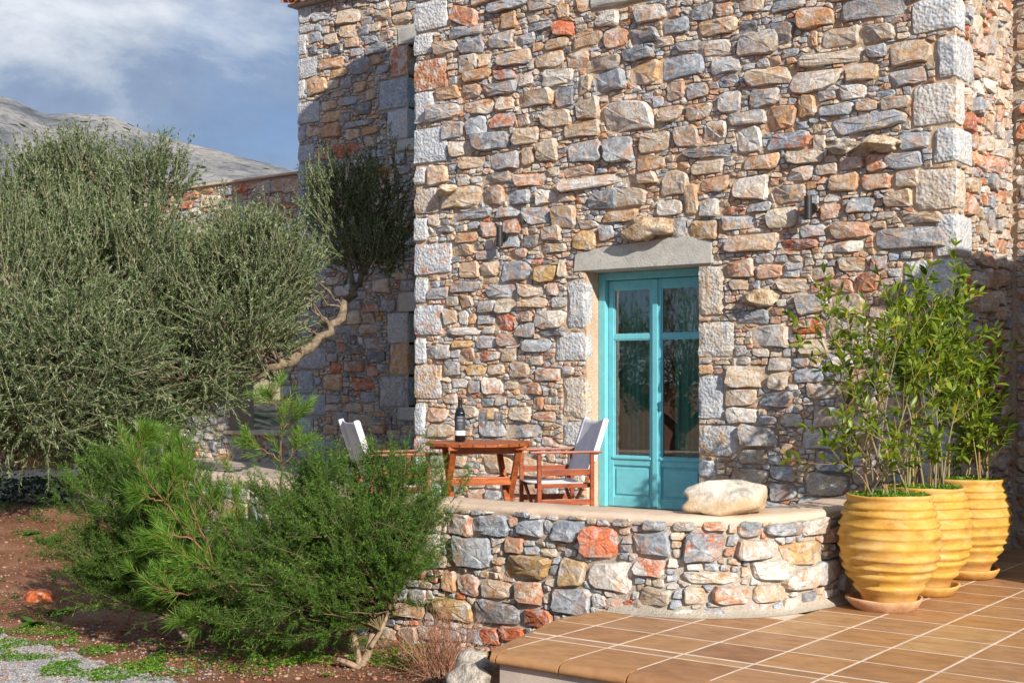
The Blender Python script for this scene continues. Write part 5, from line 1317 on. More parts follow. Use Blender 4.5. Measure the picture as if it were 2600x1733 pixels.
# ------------------------------------------------------------------ green needle shrubs
def shrub(name, lab, base, env, nmain, nsub, nsh, seed, per, needle, width, cols, wts, stemcol, spread=.8, shlen=(.10, .24), group=None, fan=0.0, trunks=None, cat='shrub', up=.15, clear=.05, slope=0.0):
    rs = np.random.RandomState(seed); base = np.array(base, float); root = tag(empty(name, base), lab, cat, group)
    P0, R0, S0, D0 = [], [], [], []
    ec = np.array([e[0] for e in env]); er = np.array([e[1] for e in env]); ew = np.array([e[2] for e in env]); ew = ew / ew.sum()
    mains = []
    for i in range(nmain):
        e = rs.choice(len(env), p=ew); d = norm(rs.normal(size=3)); tgt = ec[e] + d * er[e] * rs.uniform(.55, .95)
        tgt[2] = max(tgt[2], base[2] + .12)
        a = base + rs.normal(scale=.04, size=3) * [1, 1, 0]
        if trunks:
            tq = np.array(trunks[rs.randint(min(3, len(trunks)))][0]); a = tq[rs.randint(max(len(tq) - 2, 1), len(tq))]
        k = 9; t = np.linspace(0, 1, k)[:, None]; c = a + (tgt - a) * [.35, .35, .55] + rs.normal(scale=.05, size=3)
        P = (1 - t) ** 2 * a + 2 * t * (1 - t) * c + t * t * tgt; P += rs.normal(scale=.012, size=P.shape) * t; mains.append(P)
        P0.append(P - base); R0.append(np.linspace(.009, .0018, k) * rs.uniform(.6, 1.2))
    for P in mains:
        for j in range(nsub):
            i = rs.randint(2, 9) if j else 8; a = P[i]; d = norm(P[min(i, 8)] - P[max(i - 2, 0)])
            dd = norm(d + rs.normal(scale=.42, size=3) + np.array([0, 0, .12])); L = rs.uniform(.10, .28)
            q = a + dd * L * np.linspace(0, 1, 5)[:, None]; P0.append(q - base); R0.append(np.linspace(.0026, .0012, 5))
            n = nsh; tt = rs.uniform(.15, 1, n) * 4; ii = np.clip(tt.astype(int), 0, 3)
            s = q[ii] * (1 - (tt - ii))[:, None] + q[ii + 1] * (tt - ii)[:, None]; S0.append(s); D0.append(norm(dd * .95 + rs.normal(scale=.27, size=(n, 3)) + np.array([0, 0, up])))
    V, Fc = tube_arrays(P0, R0, 4); Fc = np.array([f for f in Fc if len(f) == 4]); np_mesh('branches', V, Fc, [M_STEM], root, np.tile([[.16, .125, .06]], (len(V), 1)) * rs.uniform(.5, 1.2, (len(V), 1)))
    if trunks:
        V, Fc = tube_arrays([np.array(t_[0]) - base for t_ in trunks], [np.array(t_[1]) for t_ in trunks], 8); mesh_obj('trunk', V.tolist(), Fc, M_BARKP, root, smooth=True)
    S0 = np.concatenate(S0); D0 = np.concatenate(D0); n = len(S0); keep = S0[:, 2] > base[2] + clear + np.maximum(0, (S0[:, 0] - base[0]) * slope); S0, D0 = S0[keep], D0[keep]; n = len(S0)
    P, T = shoots(S0 - base, D0, rs.uniform(*shlen, n), 5, up, .05, rs)
    V, Q = strands(P, .0016, .0008); np_mesh('twigs', V, Q, [M_STEM], root, np.tile([stemcol], (len(V), 1)) * rs.uniform(.7, 1.2, (len(V), 1)))
    B, D, tt = leaves_on(P, T, per, spread, rs, .02); N = len(B)
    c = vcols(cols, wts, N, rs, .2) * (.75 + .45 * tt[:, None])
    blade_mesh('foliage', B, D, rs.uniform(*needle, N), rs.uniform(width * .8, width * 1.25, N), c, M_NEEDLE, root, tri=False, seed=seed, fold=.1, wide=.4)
    return root
GC = [(.042, .118, .012), (.078, .182, .018), (.135, .27, .033), (.018, .052, .008), (.21, .33, .05)]
def envb(px, py, d, rx, ry, rd, wt): s = d / F; return (A3(px, py, d), (rx * s, rd, ry * s), wt)
bB = onZ(918, 1690, 0.02); bA = onZ(478, 1625, 0.02)
d8 = 8.3
def TP(pts, d): return [A3(x, y, d) for x, y in pts]
trB = [(TP([(918, 1692), (935, 1655), (945, 1610), (970, 1560), (1000, 1500)], 8.3), [.03, .026, .022, .016, .010]),
       (TP([(915, 1692), (905, 1650), (897, 1600), (890, 1540)], 8.3), [.026, .022, .018, .012]),
       (TP([(942, 1640), (968, 1600), (988, 1550)], 8.25), [.018, .014, .008]), (TP([(915, 1695), (880, 1680), (856, 1672)], 8.2), [.02, .018, .016])]
shrub('green_shrub', 'larger dense green needle-leaved shrub with bare pale forked stem, in front of the curved wall', bB,
      [envb(830, 1405, 8.4, 270, 205, .45, 3), envb(700, 1500, 8.2, 190, 150, .4, 1.6), envb(1000, 1320, 8.5, 180, 150, .35, 1.7), envb(880, 1262, 8.6, 150, 80, .35, 1.0), envb(700, 1370, 8.5, 90, 130, .3, .6)],
      175, 8, 7, 21, 34, (.017, .030), .0036, GC, [.3, .34, .16, .17, .03], (.09, .12, .03), spread=.8, shlen=(.08, .18), trunks=trB, clear=.07, slope=.62, group='green shrubs before the curved wall')
trA = [(TP([(478, 1625), (450, 1590), (425, 1560), (400, 1535)], 9.0), [.022, .018, .014, .008]), (TP([(480, 1625), (500, 1580), (515, 1530)], 9.0), [.02, .014, .009]),
       (TP([(475, 1625), (460, 1570), (440, 1520)], 9.0), [.018, .012, .007]), (TP([(425, 1562), (380, 1578), (335, 1585)], 8.95), [.012, .01, .006])]
shrub('green_shrub', 'left green needle-leaved shrub with fine grey twigs at its foot', bA,
      [envb(400, 1390, 9.0, 240, 210, .5, 2.6), envb(270, 1380, 9.0, 130, 150, .4, 1.0), envb(430, 1240, 9.3, 110, 100, .4, .9), envb(330, 1250, 9.3, 110, 90, .35, .7), envb(530, 1480, 9.0, 120, 120, .4, .9)],
      120, 8, 7, 22, 34, (.018, .032), .0036, GC, [.3, .34, .16, .17, .03], (.09, .12, .03), spread=.8, shlen=(.08, .20), trunks=trA, group='green shrubs before the curved wall')
# feathery long-needled sprays
def feather(name, lab, stems, seed, nl=(.06, .10), cat='shrub', fanL=(.10, .22), n_side=9):
    rs = np.random.RandomState(seed); base = np.array(stems[0][0]); root = tag(empty(name, base), lab, cat)
    paths, rads, SP, SD = [], [], [], []
    for pts in stems:
        pts = np.array(pts, float); m = len(pts); k = 14; f = np.linspace(0, m - 1, k); i = np.clip(f.astype(int), 0, m - 2); P = pts[i] * (1 - (f - i))[:, None] + pts[i + 1] * (f - i)[:, None]
        P += rs.normal(scale=.006, size=P.shape); paths.append(P - base); rads.append(np.linspace(.0060, .0016, k))
        T = norm(np.gradient(P, axis=0))
        for j in range(n_side):
            q = rs.uniform(.25, .97) * (k - 1); ii = int(q); s = P[ii]; R = norm(rs.normal(size=3)); R = norm(R - R.dot(T[ii]) * T[ii]); dd = norm(T[ii] * .75 + R * .8 + np.array([0, 0, .25])); L = rs.uniform(*fanL) * (1.25 - q / k)
            w_ = s + dd * L * np.linspace(0, 1, 6)[:, None] + np.array([0, 0, .3]) * L * (np.linspace(0, 1, 6)[:, None] ** 2) * .6; paths.append(w_ - base); rads.append(np.linspace(.0022, .0010, 6)); SP.append(w_)
        SP.append(P[[7, 8, 9, 10, 12, 13]]); SP.append(P[[8, 9, 11, 12, 13, 13]] + [[0, 0, .001 * z_] for z_ in range(6)])
    V, Fc = tube_arrays(paths, rads, 5); np_mesh('stem', V, np.array([f for f in Fc if len(f) == 4]), [M_STEM], root, np.tile([[.22, .11, .055]], (len(V), 1)))
    SP = np.array(SP) - base; T = norm(np.gradient(SP, axis=1)); B, D, tt = leaves_on(SP, T, 46, .52, rs, .05); D = norm(D + np.array([0, 0, .12])); N = len(B)
    c = vcols([(.10, .23, .025), (.16, .31, .04), (.06, .16, .02), (.25, .36, .07)], [.4, .3, .2, .1], N, rs)
    blade_mesh('needles', B, D, rs.uniform(*nl, N), np.full(N, .0034), c, M_NEEDLE, root, seed=seed, fold=.1, wide=.3)
P_ = lambda pts, d: [A3(x, y, d) for x, y in pts]
feather('feathery_seedling', 'lone feathery seedling with pinkish stem rising above the shrubs', [P_([(712, 1330), (716, 1210), (713, 1100), (715, 1050), (722, 960)], 8.9), P_([(714, 1175), (690, 1150), (660, 1135), (625, 1120)], 8.9), P_([(714, 1185), (745, 1150), (775, 1115)], 8.9), P_([(714, 1090), (740, 1070), (765, 1045)], 8.9), P_([(714, 1060), (700, 1030), (685, 1000)], 8.9)], 3, cat='plant', n_side=8, fanL=(.16, .30))
feather('feathery_shrub', 'long-needled feathery shrub with orange-brown stems growing through the left green shrub', [P_([(560, 1470), (490, 1370), (420, 1275), (350, 1190), (305, 1095)], 8.3), P_([(560, 1470), (520, 1360), (470, 1250), (435, 1115)], 8.35), P_([(420, 1275), (432, 1230), (450, 1185)], 8.3), P_([(620, 1480), (590, 1370), (500, 1240), (460, 1120)], 8.4), P_([(560, 1480), (470, 1510), (390, 1490), (330, 1440)], 8.2), P_([(560, 1470), (500, 1420), (430, 1400), (360, 1390)], 8.25), P_([(600, 1500), (540, 1440), (480, 1440), (400, 1450)], 8.2), P_([(620, 1480), (640, 1400), (600, 1300), (575, 1170)], 8.4), P_([(420, 1275), (380, 1262), (345, 1260)], 8.3), P_([(490, 1370), (430, 1355), (385, 1360)], 8.25), P_([(590, 1500), (560, 1560), (500, 1590), (440, 1580)], 8.3), P_([(350, 1190), (350, 1140), (380, 1100)], 8.3)], 8, n_side=15, nl=(.06, .115), fanL=(.10, .26))

# dead brown twiggy plant by the terrace corner
def dead_plant():
    rs = np.random.RandomState(5); base = np.array(A3(1118, 1725, 7.9)); base[2] = .0; root = tag(empty('dead_shrub', base), 'dead reddish brown twiggy bush between the curved wall and the terrace corner', 'dead bush')
    n = 170; S = np.repeat(base[None], n, 0) + rs.normal(scale=.05, size=(n, 3)) * [1, 1, 0]
    D = norm(rs.normal(scale=.42, size=(n, 3)) + np.array([-.05, 0, 1.0])); P, T = shoots(S - base, D, rs.uniform(.2, .5, n), 6, -.1, .09, rs)
    V, Q = strands(P, .0024, .0009); i = rs.randint(1, 5, 700); s = rs.randint(0, n, 700); P2, T2 = shoots(P[s, i], norm(T[s, i] + rs.normal(scale=.5, size=(700, 3))), rs.uniform(.05, .16, 700), 4, 0, .05, rs)
    V2, Q2 = strands(P2, .0013, .0006); c = vcols([(.36, .20, .13), (.45, .32, .24), (.28, .10, .05)], [.4, .3, .3], len(V) + len(V2), rs)
    np_mesh('twigs', np.concatenate([V, V2]), np.concatenate([Q, Q2 + len(V)]), [M_STEM], root, c)
    B, D, tt = leaves_on(P2, T2, 6, .6, rs); c = vcols([(.42, .12, .035), (.5, .22, .08), (.3, .09, .04)], [.5, .25, .25], len(B), rs)
    blade_mesh('dry_leaves', B, D, rs.uniform(.006, .014, len(B)), rs.uniform(.003, .006, len(B)), c, M_HERB, root, seed=2)
dead_plant()

# ------------------------------------------------------------------ laurels in the jars
def leaf_shape(name, L, W, curl, fold, col):
    V, Fc, n = [], [], 6
    for i in range(n):
        t = i / (n - 1); w_ = W / 2 * math.sin(math.pi * min(t * .94 + .05, 1)) ** .8 * (1 if t < .96 else .3); z = -curl * t * t * L
        V += [(t * L, -w_, z + fold * w_), (t * L, 0, z), (t * L, w_, z + fold * w_)]
    for i in range(n - 1):
        for k in range(2): a = i * 3 + k; Fc.append((a, a + 1, a + 4, a + 3))
    me = bpy.data.meshes.new(name); me.from_pydata(V, [], Fc); me.materials.append(M_LAUREL); me.polygons.foreach_set('use_smooth', [True] * len(me.polygons))
    c4 = np.ones((len(V), 4), np.float32); c4[:, :3] = col; me.color_attributes.new('Col', 'FLOAT_COLOR', 'POINT').data.foreach_set('color', c4.ravel()); return me
LM = [leaf_shape('leaf', 1, w_, cu, .35, c) for w_, cu, c in ((.36, .12, (.12, .20, .018)), (.32, .2, (.18, .27, .025)), (.40, .05, (.26, .36, .035)), (.36, .15, (.06, .11, .014)), (.34, .1, (.42, .38, .03)), (.36, .12, (.15, .23, .02)))]
def laurel(k, base, lab, tops, seed, n_parts, n_extra, dens):
    """tops: list of (px,py,depth) stem ends; leaves along the stems"""
    rs = np.random.RandomState(seed); base = np.array(base, float); root = tag(empty('potted_laurel', base), lab, 'plant', 'laurels in the ochre jars')
    paths, rads, twig = [], [], []
    for (px, py, d, leafy) in tops:
        tip = np.array(A3(px, py + 42, d)); b0 = base + np.array([rs.uniform(-.15, .15), rs.uniform(-.15, .15), 0]); kk = 14; t = np.linspace(0, 1, kk)[:, None]
        c = b0 + (tip - b0) * [.35, .35, .6] + rs.normal(scale=.03, size=3); P = (1 - t) ** 2 * b0 + 2 * t * (1 - t) * c + t * t * tip + rs.normal(scale=.004, size=(kk, 3)) * t
        r = rs.uniform(.0045, .0095); paths.append(P - base); rads.append(np.linspace(r, .0022, kk)); twig.append((P, leafy))
        for j in range(rs.randint(5, 10)):
            i = rs.randint(int(kk * (1 - leafy)), kk - 1); T = norm(P[i + 1] - P[i]); R = norm(rs.normal(size=3)); dd = norm(T * .8 + (R - R.dot(T) * T) * .7); L = rs.uniform(.12, .36)
            q = P[i] + dd * L * np.linspace(0, 1, 6)[:, None] + np.array([0, 0, .25]) * L * np.linspace(0, 1, 6)[:, None] ** 2; paths.append(q - base); rads.append(np.linspace(.003, .0013, 6)); twig.append((q, .85))
    cs = np.array([[.22, .19, .10], [.26, .24, .06], [.24, .15, .08], [.20, .19, .14]])
    V, Fc = tube_arrays(paths, rads, 5); Fc = np.array([f for f in Fc if len(f) == 4]); cols = np.concatenate([np.tile(cs[rs.randint(4)], (len(P) * 5, 1)) for P in paths]); np_mesh('stem', V, Fc, [M_STEM], root, cols)
    L_ = []
    for P, leafy in twig:
        Ltot = np.linalg.norm(np.diff(P, axis=0), axis=1).sum(); nl = int(Ltot * leafy * dens) + 3; T = norm(np.gradient(P, axis=0))
        for j in range(nl):
            t = (1 - leafy) + leafy * rs.uniform(0, 1) ** .75; q = t * (len(P) - 1); i = min(int(q), len(P) - 2); s = P[i] * (1 - (q - i)) + P[i + 1] * (q - i); R = norm(rs.normal(size=3)); R = norm(R - R.dot(T[i]) * T[i])
            dd = norm(T[i] * rs.uniform(.4, .9) + R * .8); L_.append((s, dd, rs.uniform(.05, .095)))
        for j in range(3): L_.append((P[-1], norm(T[-1] + rs.normal(scale=.35, size=3)), rs.uniform(.05, .075)))
    rs.shuffle(L_); L_ = L_[:n_parts + n_extra]; L_.sort(key=lambda q: -q[2])
    VV, FF, CC = [], [], []
    for n_, (s, dd, L) in enumerate(L_):
        x = Vector(dd); up = Vector((rs.normal() * .5, rs.normal() * .5 , 1)); y = up.cross(x).normalized(); z = x.cross(y); M = Matrix((x, y, z)).transposed().to_4x4(); me = LM[rs.choice(6, p=[.26, .24, .14, .16, .05, .15])]
        if n_ < n_parts:
            o = bpy.data.objects.new('leaf', me); COL.objects.link(o); o.parent = root; o.matrix_local = Matrix.Translation(Vector(s - base)) @ M @ Matrix.Scale(L, 4)
        else:
            R3 = np.array(M.to_3x3()); vv = np.array([v.co[:] for v in me.vertices]) @ R3.T * L + (s - base); b0 = sum(len(q) for q in VV); VV.append(vv); FF += [[b0 + i for i in p.vertices] for p in me.polygons]; CC.append(np.tile(np.array(me.color_attributes['Col'].data[0].color[:3]), (len(vv), 1)))
    if VV: o = np_mesh('leaf_mass', np.concatenate(VV), np.array(FF), [M_LAUREL], root, np.concatenate(CC), smooth=True); o['kind'] = 'stuff'
pz = ZT + .03 + .64
laurel(0, (-3.08, 8.01, pz), 'laurel in the nearest jar, with thin stems leaning out to the left', [(2085, 770, 8.3, .30), (2160, 830, 8.2, .32), (2190, 850, 8.0, .35), (2120, 900, 8.1, .55), (2240, 790, 8.3, .4), (2290, 760, 8.3, .4), (2215, 1010, 7.95, .5), (2150, 1050, 8.0, .5), (2330, 900, 8.2, .5), (2260, 1080, 7.9, .4), (2300, 1120, 7.95, .5), (2130, 1130, 8.0, .4), (2180, 960, 8.1, .4)], 1, 290, 550, 52)
laurel(1, (-3.116, 8.73, pz), 'tallest and densest laurel, in the middle jar', [(2340, 700, 9.0, .5), (2295, 730, 9.0, .5), (2262, 765, 8.9, .5), (2370, 715, 9.1, .5), (2410, 750, 9.2, .5), (2432, 705, 9.3, .45), (2320, 790, 8.8, .5), (2380, 820, 9.0, .5), (2430, 840, 9.1, .5), (2245, 830, 8.9, .45), (2455, 800, 9.2, .5), (2350, 880, 8.7, .5), (2400, 920, 8.8, .5), (2285, 870, 8.8, .4), (2360, 1080, 8.5, .4), (2440, 960, 8.9, .5)], 2, 290, 1900, 80)
laurel(2, (-3.135, 9.65, pz), 'laurel in the farthest jar, its right side dark against the shaded wall', [(2420, 740, 9.6, .5), (2385, 765, 9.5, .5), (2440, 800, 9.65, .5), (2360, 790, 9.4, .5), (2480, 880, 9.5, .6), (2520, 900, 9.6, .6), (2545, 970, 9.6, .7), (2500, 950, 9.5, .7), (2460, 900, 9.5, .6), (2535, 1060, 9.6, .7), (2430, 960, 9.4, .5), (2500, 1080, 9.4, .7), (2470, 1040, 9.4, .6), (2405, 880, 9.5, .5), (2450, 1100, 9.5, .7)], 3, 290, 1700, 80)
# clover and weeds
def clover(name, base, pts, size, seed, parent=None, lab=None, cat=None, hmax=.05, group=None, cols=None):
    """pts (N,3) positions of sprigs; three leaflets each"""
    rs = np.random.RandomState(seed); N = len(pts); base = np.array(base, float); pts = np.array(pts) - base
    h = rs.uniform(.01, hmax, N); C = pts + np.stack([rs.normal(scale=.008, size=N), rs.normal(scale=.008, size=N), h], 1)
    a0 = rs.uniform(0, 6.28, N); B, D = [], []
    for k in range(4):
        a = a0 + k * 1.57 + rs.normal(scale=.2, size=N); D.append(norm(np.stack([np.cos(a), np.sin(a), rs.uniform(-.2, .5, N)], 1))); B.append(C)
    B = np.concatenate(B); D = np.concatenate(D); n = len(B); c = vcols(cols or [(.10, .24, .02), (.16, .34, .035), (.07, .16, .02), (.22, .40, .05)], [.35, .3, .2, .15], n, rs)
    o = blade_mesh(name, B, D, rs.uniform(.6, 1.2, n) * size, rs.uniform(.6, .95, n) * size, c, M_HERB, parent, seed=seed, wide=.6)
    if parent is None: o.location = base
    if parent is None and lab: tag(o, lab, cat, group)
    o['kind'] = 'stuff'; return o
for k, p in enumerate(pots):
    rs = np.random.RandomState(k); a = rs.uniform(0, 6.28, 620); r = .238 * rs.uniform(0, 1, 620) ** .5; q = np.stack([r * np.cos(a), r * np.sin(a), np.full(620, .64)], 1)
    clover('clover', (0, 0, 0), q, .017, 40 + k, parent=p, hmax=.06)
def patch_pts(px0, px1, py0, py1, n, seed, thr=.0, sc_=3.0, z=0.0):
    rs = np.random.RandomState(seed); out = []
    while len(out) < n:
        p = onZ(rs.uniform(px0, px1), rs.uniform(py0, py1), z)
        if noise.noise(Vector((p.x * sc_, p.y * sc_, seed))) > thr: out.append((p.x, p.y, ground_h(p.x, p.y) + .0))
    return np.array(out)
P1 = np.concatenate([patch_pts(650, 1180, 1610, 1733, 900, 1, .05), patch_pts(560, 900, 1640, 1700, 500, 9, -.1)])
clover('clover_patch', (-5.9, 5.9, 0), P1, .014, 61, lab='bright green clover on the soil under the larger shrub', cat='ground cover', hmax=.035)
P2 = np.concatenate([patch_pts(-20, 200, 1590, 1680, 900, 2, .0), patch_pts(100, 420, 1640, 1733, 1200, 3, .02), patch_pts(350, 700, 1600, 1733, 500, 4, .1)])
clover('clover_patch', (-7.0, 5.0, 0), P2, .013, 62, lab='low green ground cover over the gravel edge at the bottom left', cat='ground cover', hmax=.03)
P3 = np.concatenate([patch_pts(0, 420, 1270, 1380, 900, 5, -.1, z=.2), patch_pts(0, 160, 1370, 1600, 200, 6, .15)])
clover('clover_patch', (-9, 8, 0), P3, .02, 63, lab='sparse weeds on the red soil below the olive tree', cat='ground cover', hmax=.05, cols=[(.06, .15, .03), (.09, .2, .04), (.04, .10, .02), (.12, .24, .05)])
def rosette(name, base, n, L, W, seed, lab, cat='weed', up=.5, group=None):
    rs = np.random.RandomState(seed); base = np.array(base, float); V, Fc, C = [], [], []; m = 7
    for i in range(n):
        a = i * 2.4 + rs.uniform(-.3, .3); el = rs.uniform(.15, up); l = L * rs.uniform(.6, 1.1); w_ = W * rs.uniform(.7, 1.1); d = np.array([math.cos(a), math.sin(a)]); s = np.array([-d[1], d[0]]); b0 = len(V); col = np.array([(.10, .24, .035), (.15, .30, .05), (.08, .18, .03)][rs.randint(3)])
        for j in range(m):
            t = j / (m - 1); ww = w_ / 2 * (math.sin(math.pi * (t * .82 + .14)) ** .9) * (1 + .12 * math.sin(j * 2.6)); rr = l * t * math.cos(el * (1 - .3 * t)); zz = l * (math.sin(el) * t * 1.2 - .45 * t * t * math.cos(el) * .6)
            for q, dz in ((-1, .18), (0, 0), (1, .18)):
                p = d * rr + s * ww * q; V.append((p[0], p[1], zz + abs(q) * ww * dz + .008)); C.append(col * (1.15 if q == 0 else 1))
        for j in range(m - 1):
            for k in range(2): x = b0 + j * 3 + k; Fc.append((x, x + 1, x + 4, x + 3))
    o = np_mesh(name, np.array(V), np.array(Fc), [M_HERB], None, np.array(C), smooth=True); o.location = base; tag(o, lab, cat, group); return o
def gz(px, py): p = onZ(px, py, .02); return (p.x, p.y, ground_h(p.x, p.y))
rosette('weed', gz(85, 1585), 11, .16, .07, 1, 'broad-leaved weed in front of the orange rock', group='broad-leaved weeds')
rosette('weed', gz(150, 1560), 9, .14, .07, 2, 'dark broad-leaved weed at the foot of the left shrub', group='broad-leaved weeds')
rosette('weed', gz(75, 1443), 10, .14, .06, 3, 'small weed on the soil above the orange rock', group='broad-leaved weeds')
rosette('weed', gz(128, 1452), 10, .15, .07, 4, 'larger weed touching the left shrub above the orange rock', group='broad-leaved weeds')
for k, (px, py, L, lab) in enumerate(((1350, 1760, .17, 'leafy weed left of the riser foot'), (1480, 1775, .25, 'tall dark green weed growing against the terrace riser'), (1440, 1770, .14, 'low weed between the two taller ones by the riser'))):
    p = onZ(px, py, .0); p.y = 5.22; p.x = p.x * 1.0; r = ray(px, py); tt = 5.2 / r[1]; rosette('weed', (r[0] * tt, 5.2, 0.0), 9, L, .06, 20 + k, lab, up=1.45, group='weeds by the terrace riser')

# gravel, pebbles, leaf litter
def scatter_pebbles(name, pts, rmin, rmax, seed, pal, wts, lab, cat):
    rs = np.random.RandomState(seed); N = len(pts); bm = bmesh.new(); bmesh.ops.create_icosphere(bm, subdivisions=1, radius=1); bv = np.array([v.co[:] for v in bm.verts]); bf = np.array([[v.index for v in f.verts] for f in bm.faces]); bm.free()
    S = rs.uniform(rmin, rmax, (N, 1, 1)) * rs.uniform(.6, 1.2, (N, 1, 3)) * np.array([1, 1, .62]); J = 1 + rs.uniform(-.22, .22, (N, len(bv), 1)); a = rs.uniform(0, 6.28, N); ca, sa = np.cos(a), np.sin(a)
    V = bv[None] * J * S; V = np.stack([V[..., 0] * ca[:, None] - V[..., 1] * sa[:, None], V[..., 0] * sa[:, None] + V[..., 1] * ca[:, None], V[..., 2]], -1) + pts[:, None, :]
    Q = (bf[None] + (np.arange(N) * len(bv))[:, None, None]).reshape(-1, 3); c = np.repeat(vcols(pal, wts, N, rs), len(bv), axis=0)
    o = np_mesh(name, V.reshape(-1, 3), Q, [M_STEM], None, c); o['label'] = lab; o['category'] = cat; o['kind'] = 'stuff'
def gpts(poly_fn, n, seed):
    rs = np.random.RandomState(seed); out = []
    while len(out) < n:
        px, py = poly_fn(rs); p = onZ(px, py, 0); out.append((p.x, p.y, ground_h(p.x, p.y) + .004))
    return np.array(out)
def fgrav(rs):
    while True:
        px, py = rs.uniform(-40, 560), rs.uniform(1590, 1760)
        lim = 1600 + px * .30 + 18 * noise.noise(Vector((px * .02, py * .03, 0)))
        if py > lim or rs.random() < .03: return px, py
scatter_pebbles('gravel', gpts(fgrav, 11000, 1), .006, .014, 1, [(.22, .23, .25), (.31, .31, .32), (.15, .16, .18), (.36, .33, .29), (.36, .2, .12)], [.35, .25, .2, .15, .05], 'grey gravel of the drive at the bottom left corner', 'gravel')
scatter_pebbles('pebbles', gpts(lambda rs: (rs.uniform(0, 1250), rs.uniform(1330, 1733)), 5200, 2), .003, .011, 2, [(.33, .20, .13), (.36, .27, .20), (.22, .09, .05), (.26, .23, .21), (.40, .15, .07)], [.3, .25, .2, .15, .1], 'small stones and leaf bits strewn over the red soil', 'litter')
scatter_pebbles('clods', gpts(lambda rs: (rs.uniform(-40, 1250), rs.uniform(1300, 1740)), 1800, 5), .008, .022, 6, [(.20, .08, .045), (.28, .12, .07), (.32, .2, .14), (.15, .06, .035)], [.4, .3, .15, .15], 'crumbly clods of red earth and broken stone on the garden soil', 'soil')
# dark groundcover at the foot of the pale ledge
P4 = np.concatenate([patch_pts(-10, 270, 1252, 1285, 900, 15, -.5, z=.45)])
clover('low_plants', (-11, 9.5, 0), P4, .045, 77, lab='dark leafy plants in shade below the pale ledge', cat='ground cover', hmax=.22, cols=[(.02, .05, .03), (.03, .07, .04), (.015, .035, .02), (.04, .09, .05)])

# ------------------------------------------------------------------ loose rocks
o = rock_mesh('boulder', (.275, .18, .125), M_BOULDER, 27, rough=.3, flat=.8, sub=4, cuts=9); p = onZ(1842, 1297, ZC + .0); o.location = (-3.83, 7.31, ZC + .100); o.rotation_euler = (0, -.03, YAW)
tag(o, 'large cream and grey boulder lying on the coping of the curved wall', 'boulder')
o = rock_mesh('rock', (.15, .12, .12), M_RUSTROCK, 31, rough=.4, sub=3, cuts=6); q = gz(100, 1540); o.location = (q[0], q[1], .07); tag(o, 'orange-red jagged rock on the soil at the far left', 'rock')
for i, (px, py, d, s, lab) in enumerate(((1205, 1668, 7.35, (.14, .12, .085), 'pale boulder at the corner of the tiled terrace, upper one'), (1200, 1725, 7.1, (.15, .13, .12), 'pale cream boulder at the bottom edge, below the terrace corner'))):
    o = rock_mesh('white_boulder', s, M_WHITEROCK, 41 + i * 3, rough=.25, sub=3); o.location = at(px, py + (15 if i == 0 else 10), d); tag(o, lab, 'boulder', 'pale boulders by the terrace corner')
o = rock_mesh('white_boulder', (.10, .08, .17), M_WHITEROCK, 53, rough=.25, sub=3); o.location = (-8.55, 7.0, .72); tag(o, 'upright white stone glimpsed through the left shrub', 'stone')
rsx = random.Random(77)
STN = [(1075, 1560), (1010, 1580), (1160, 1600), (1240, 1610), (60, 1465), (30, 1500), (330, 1665)]

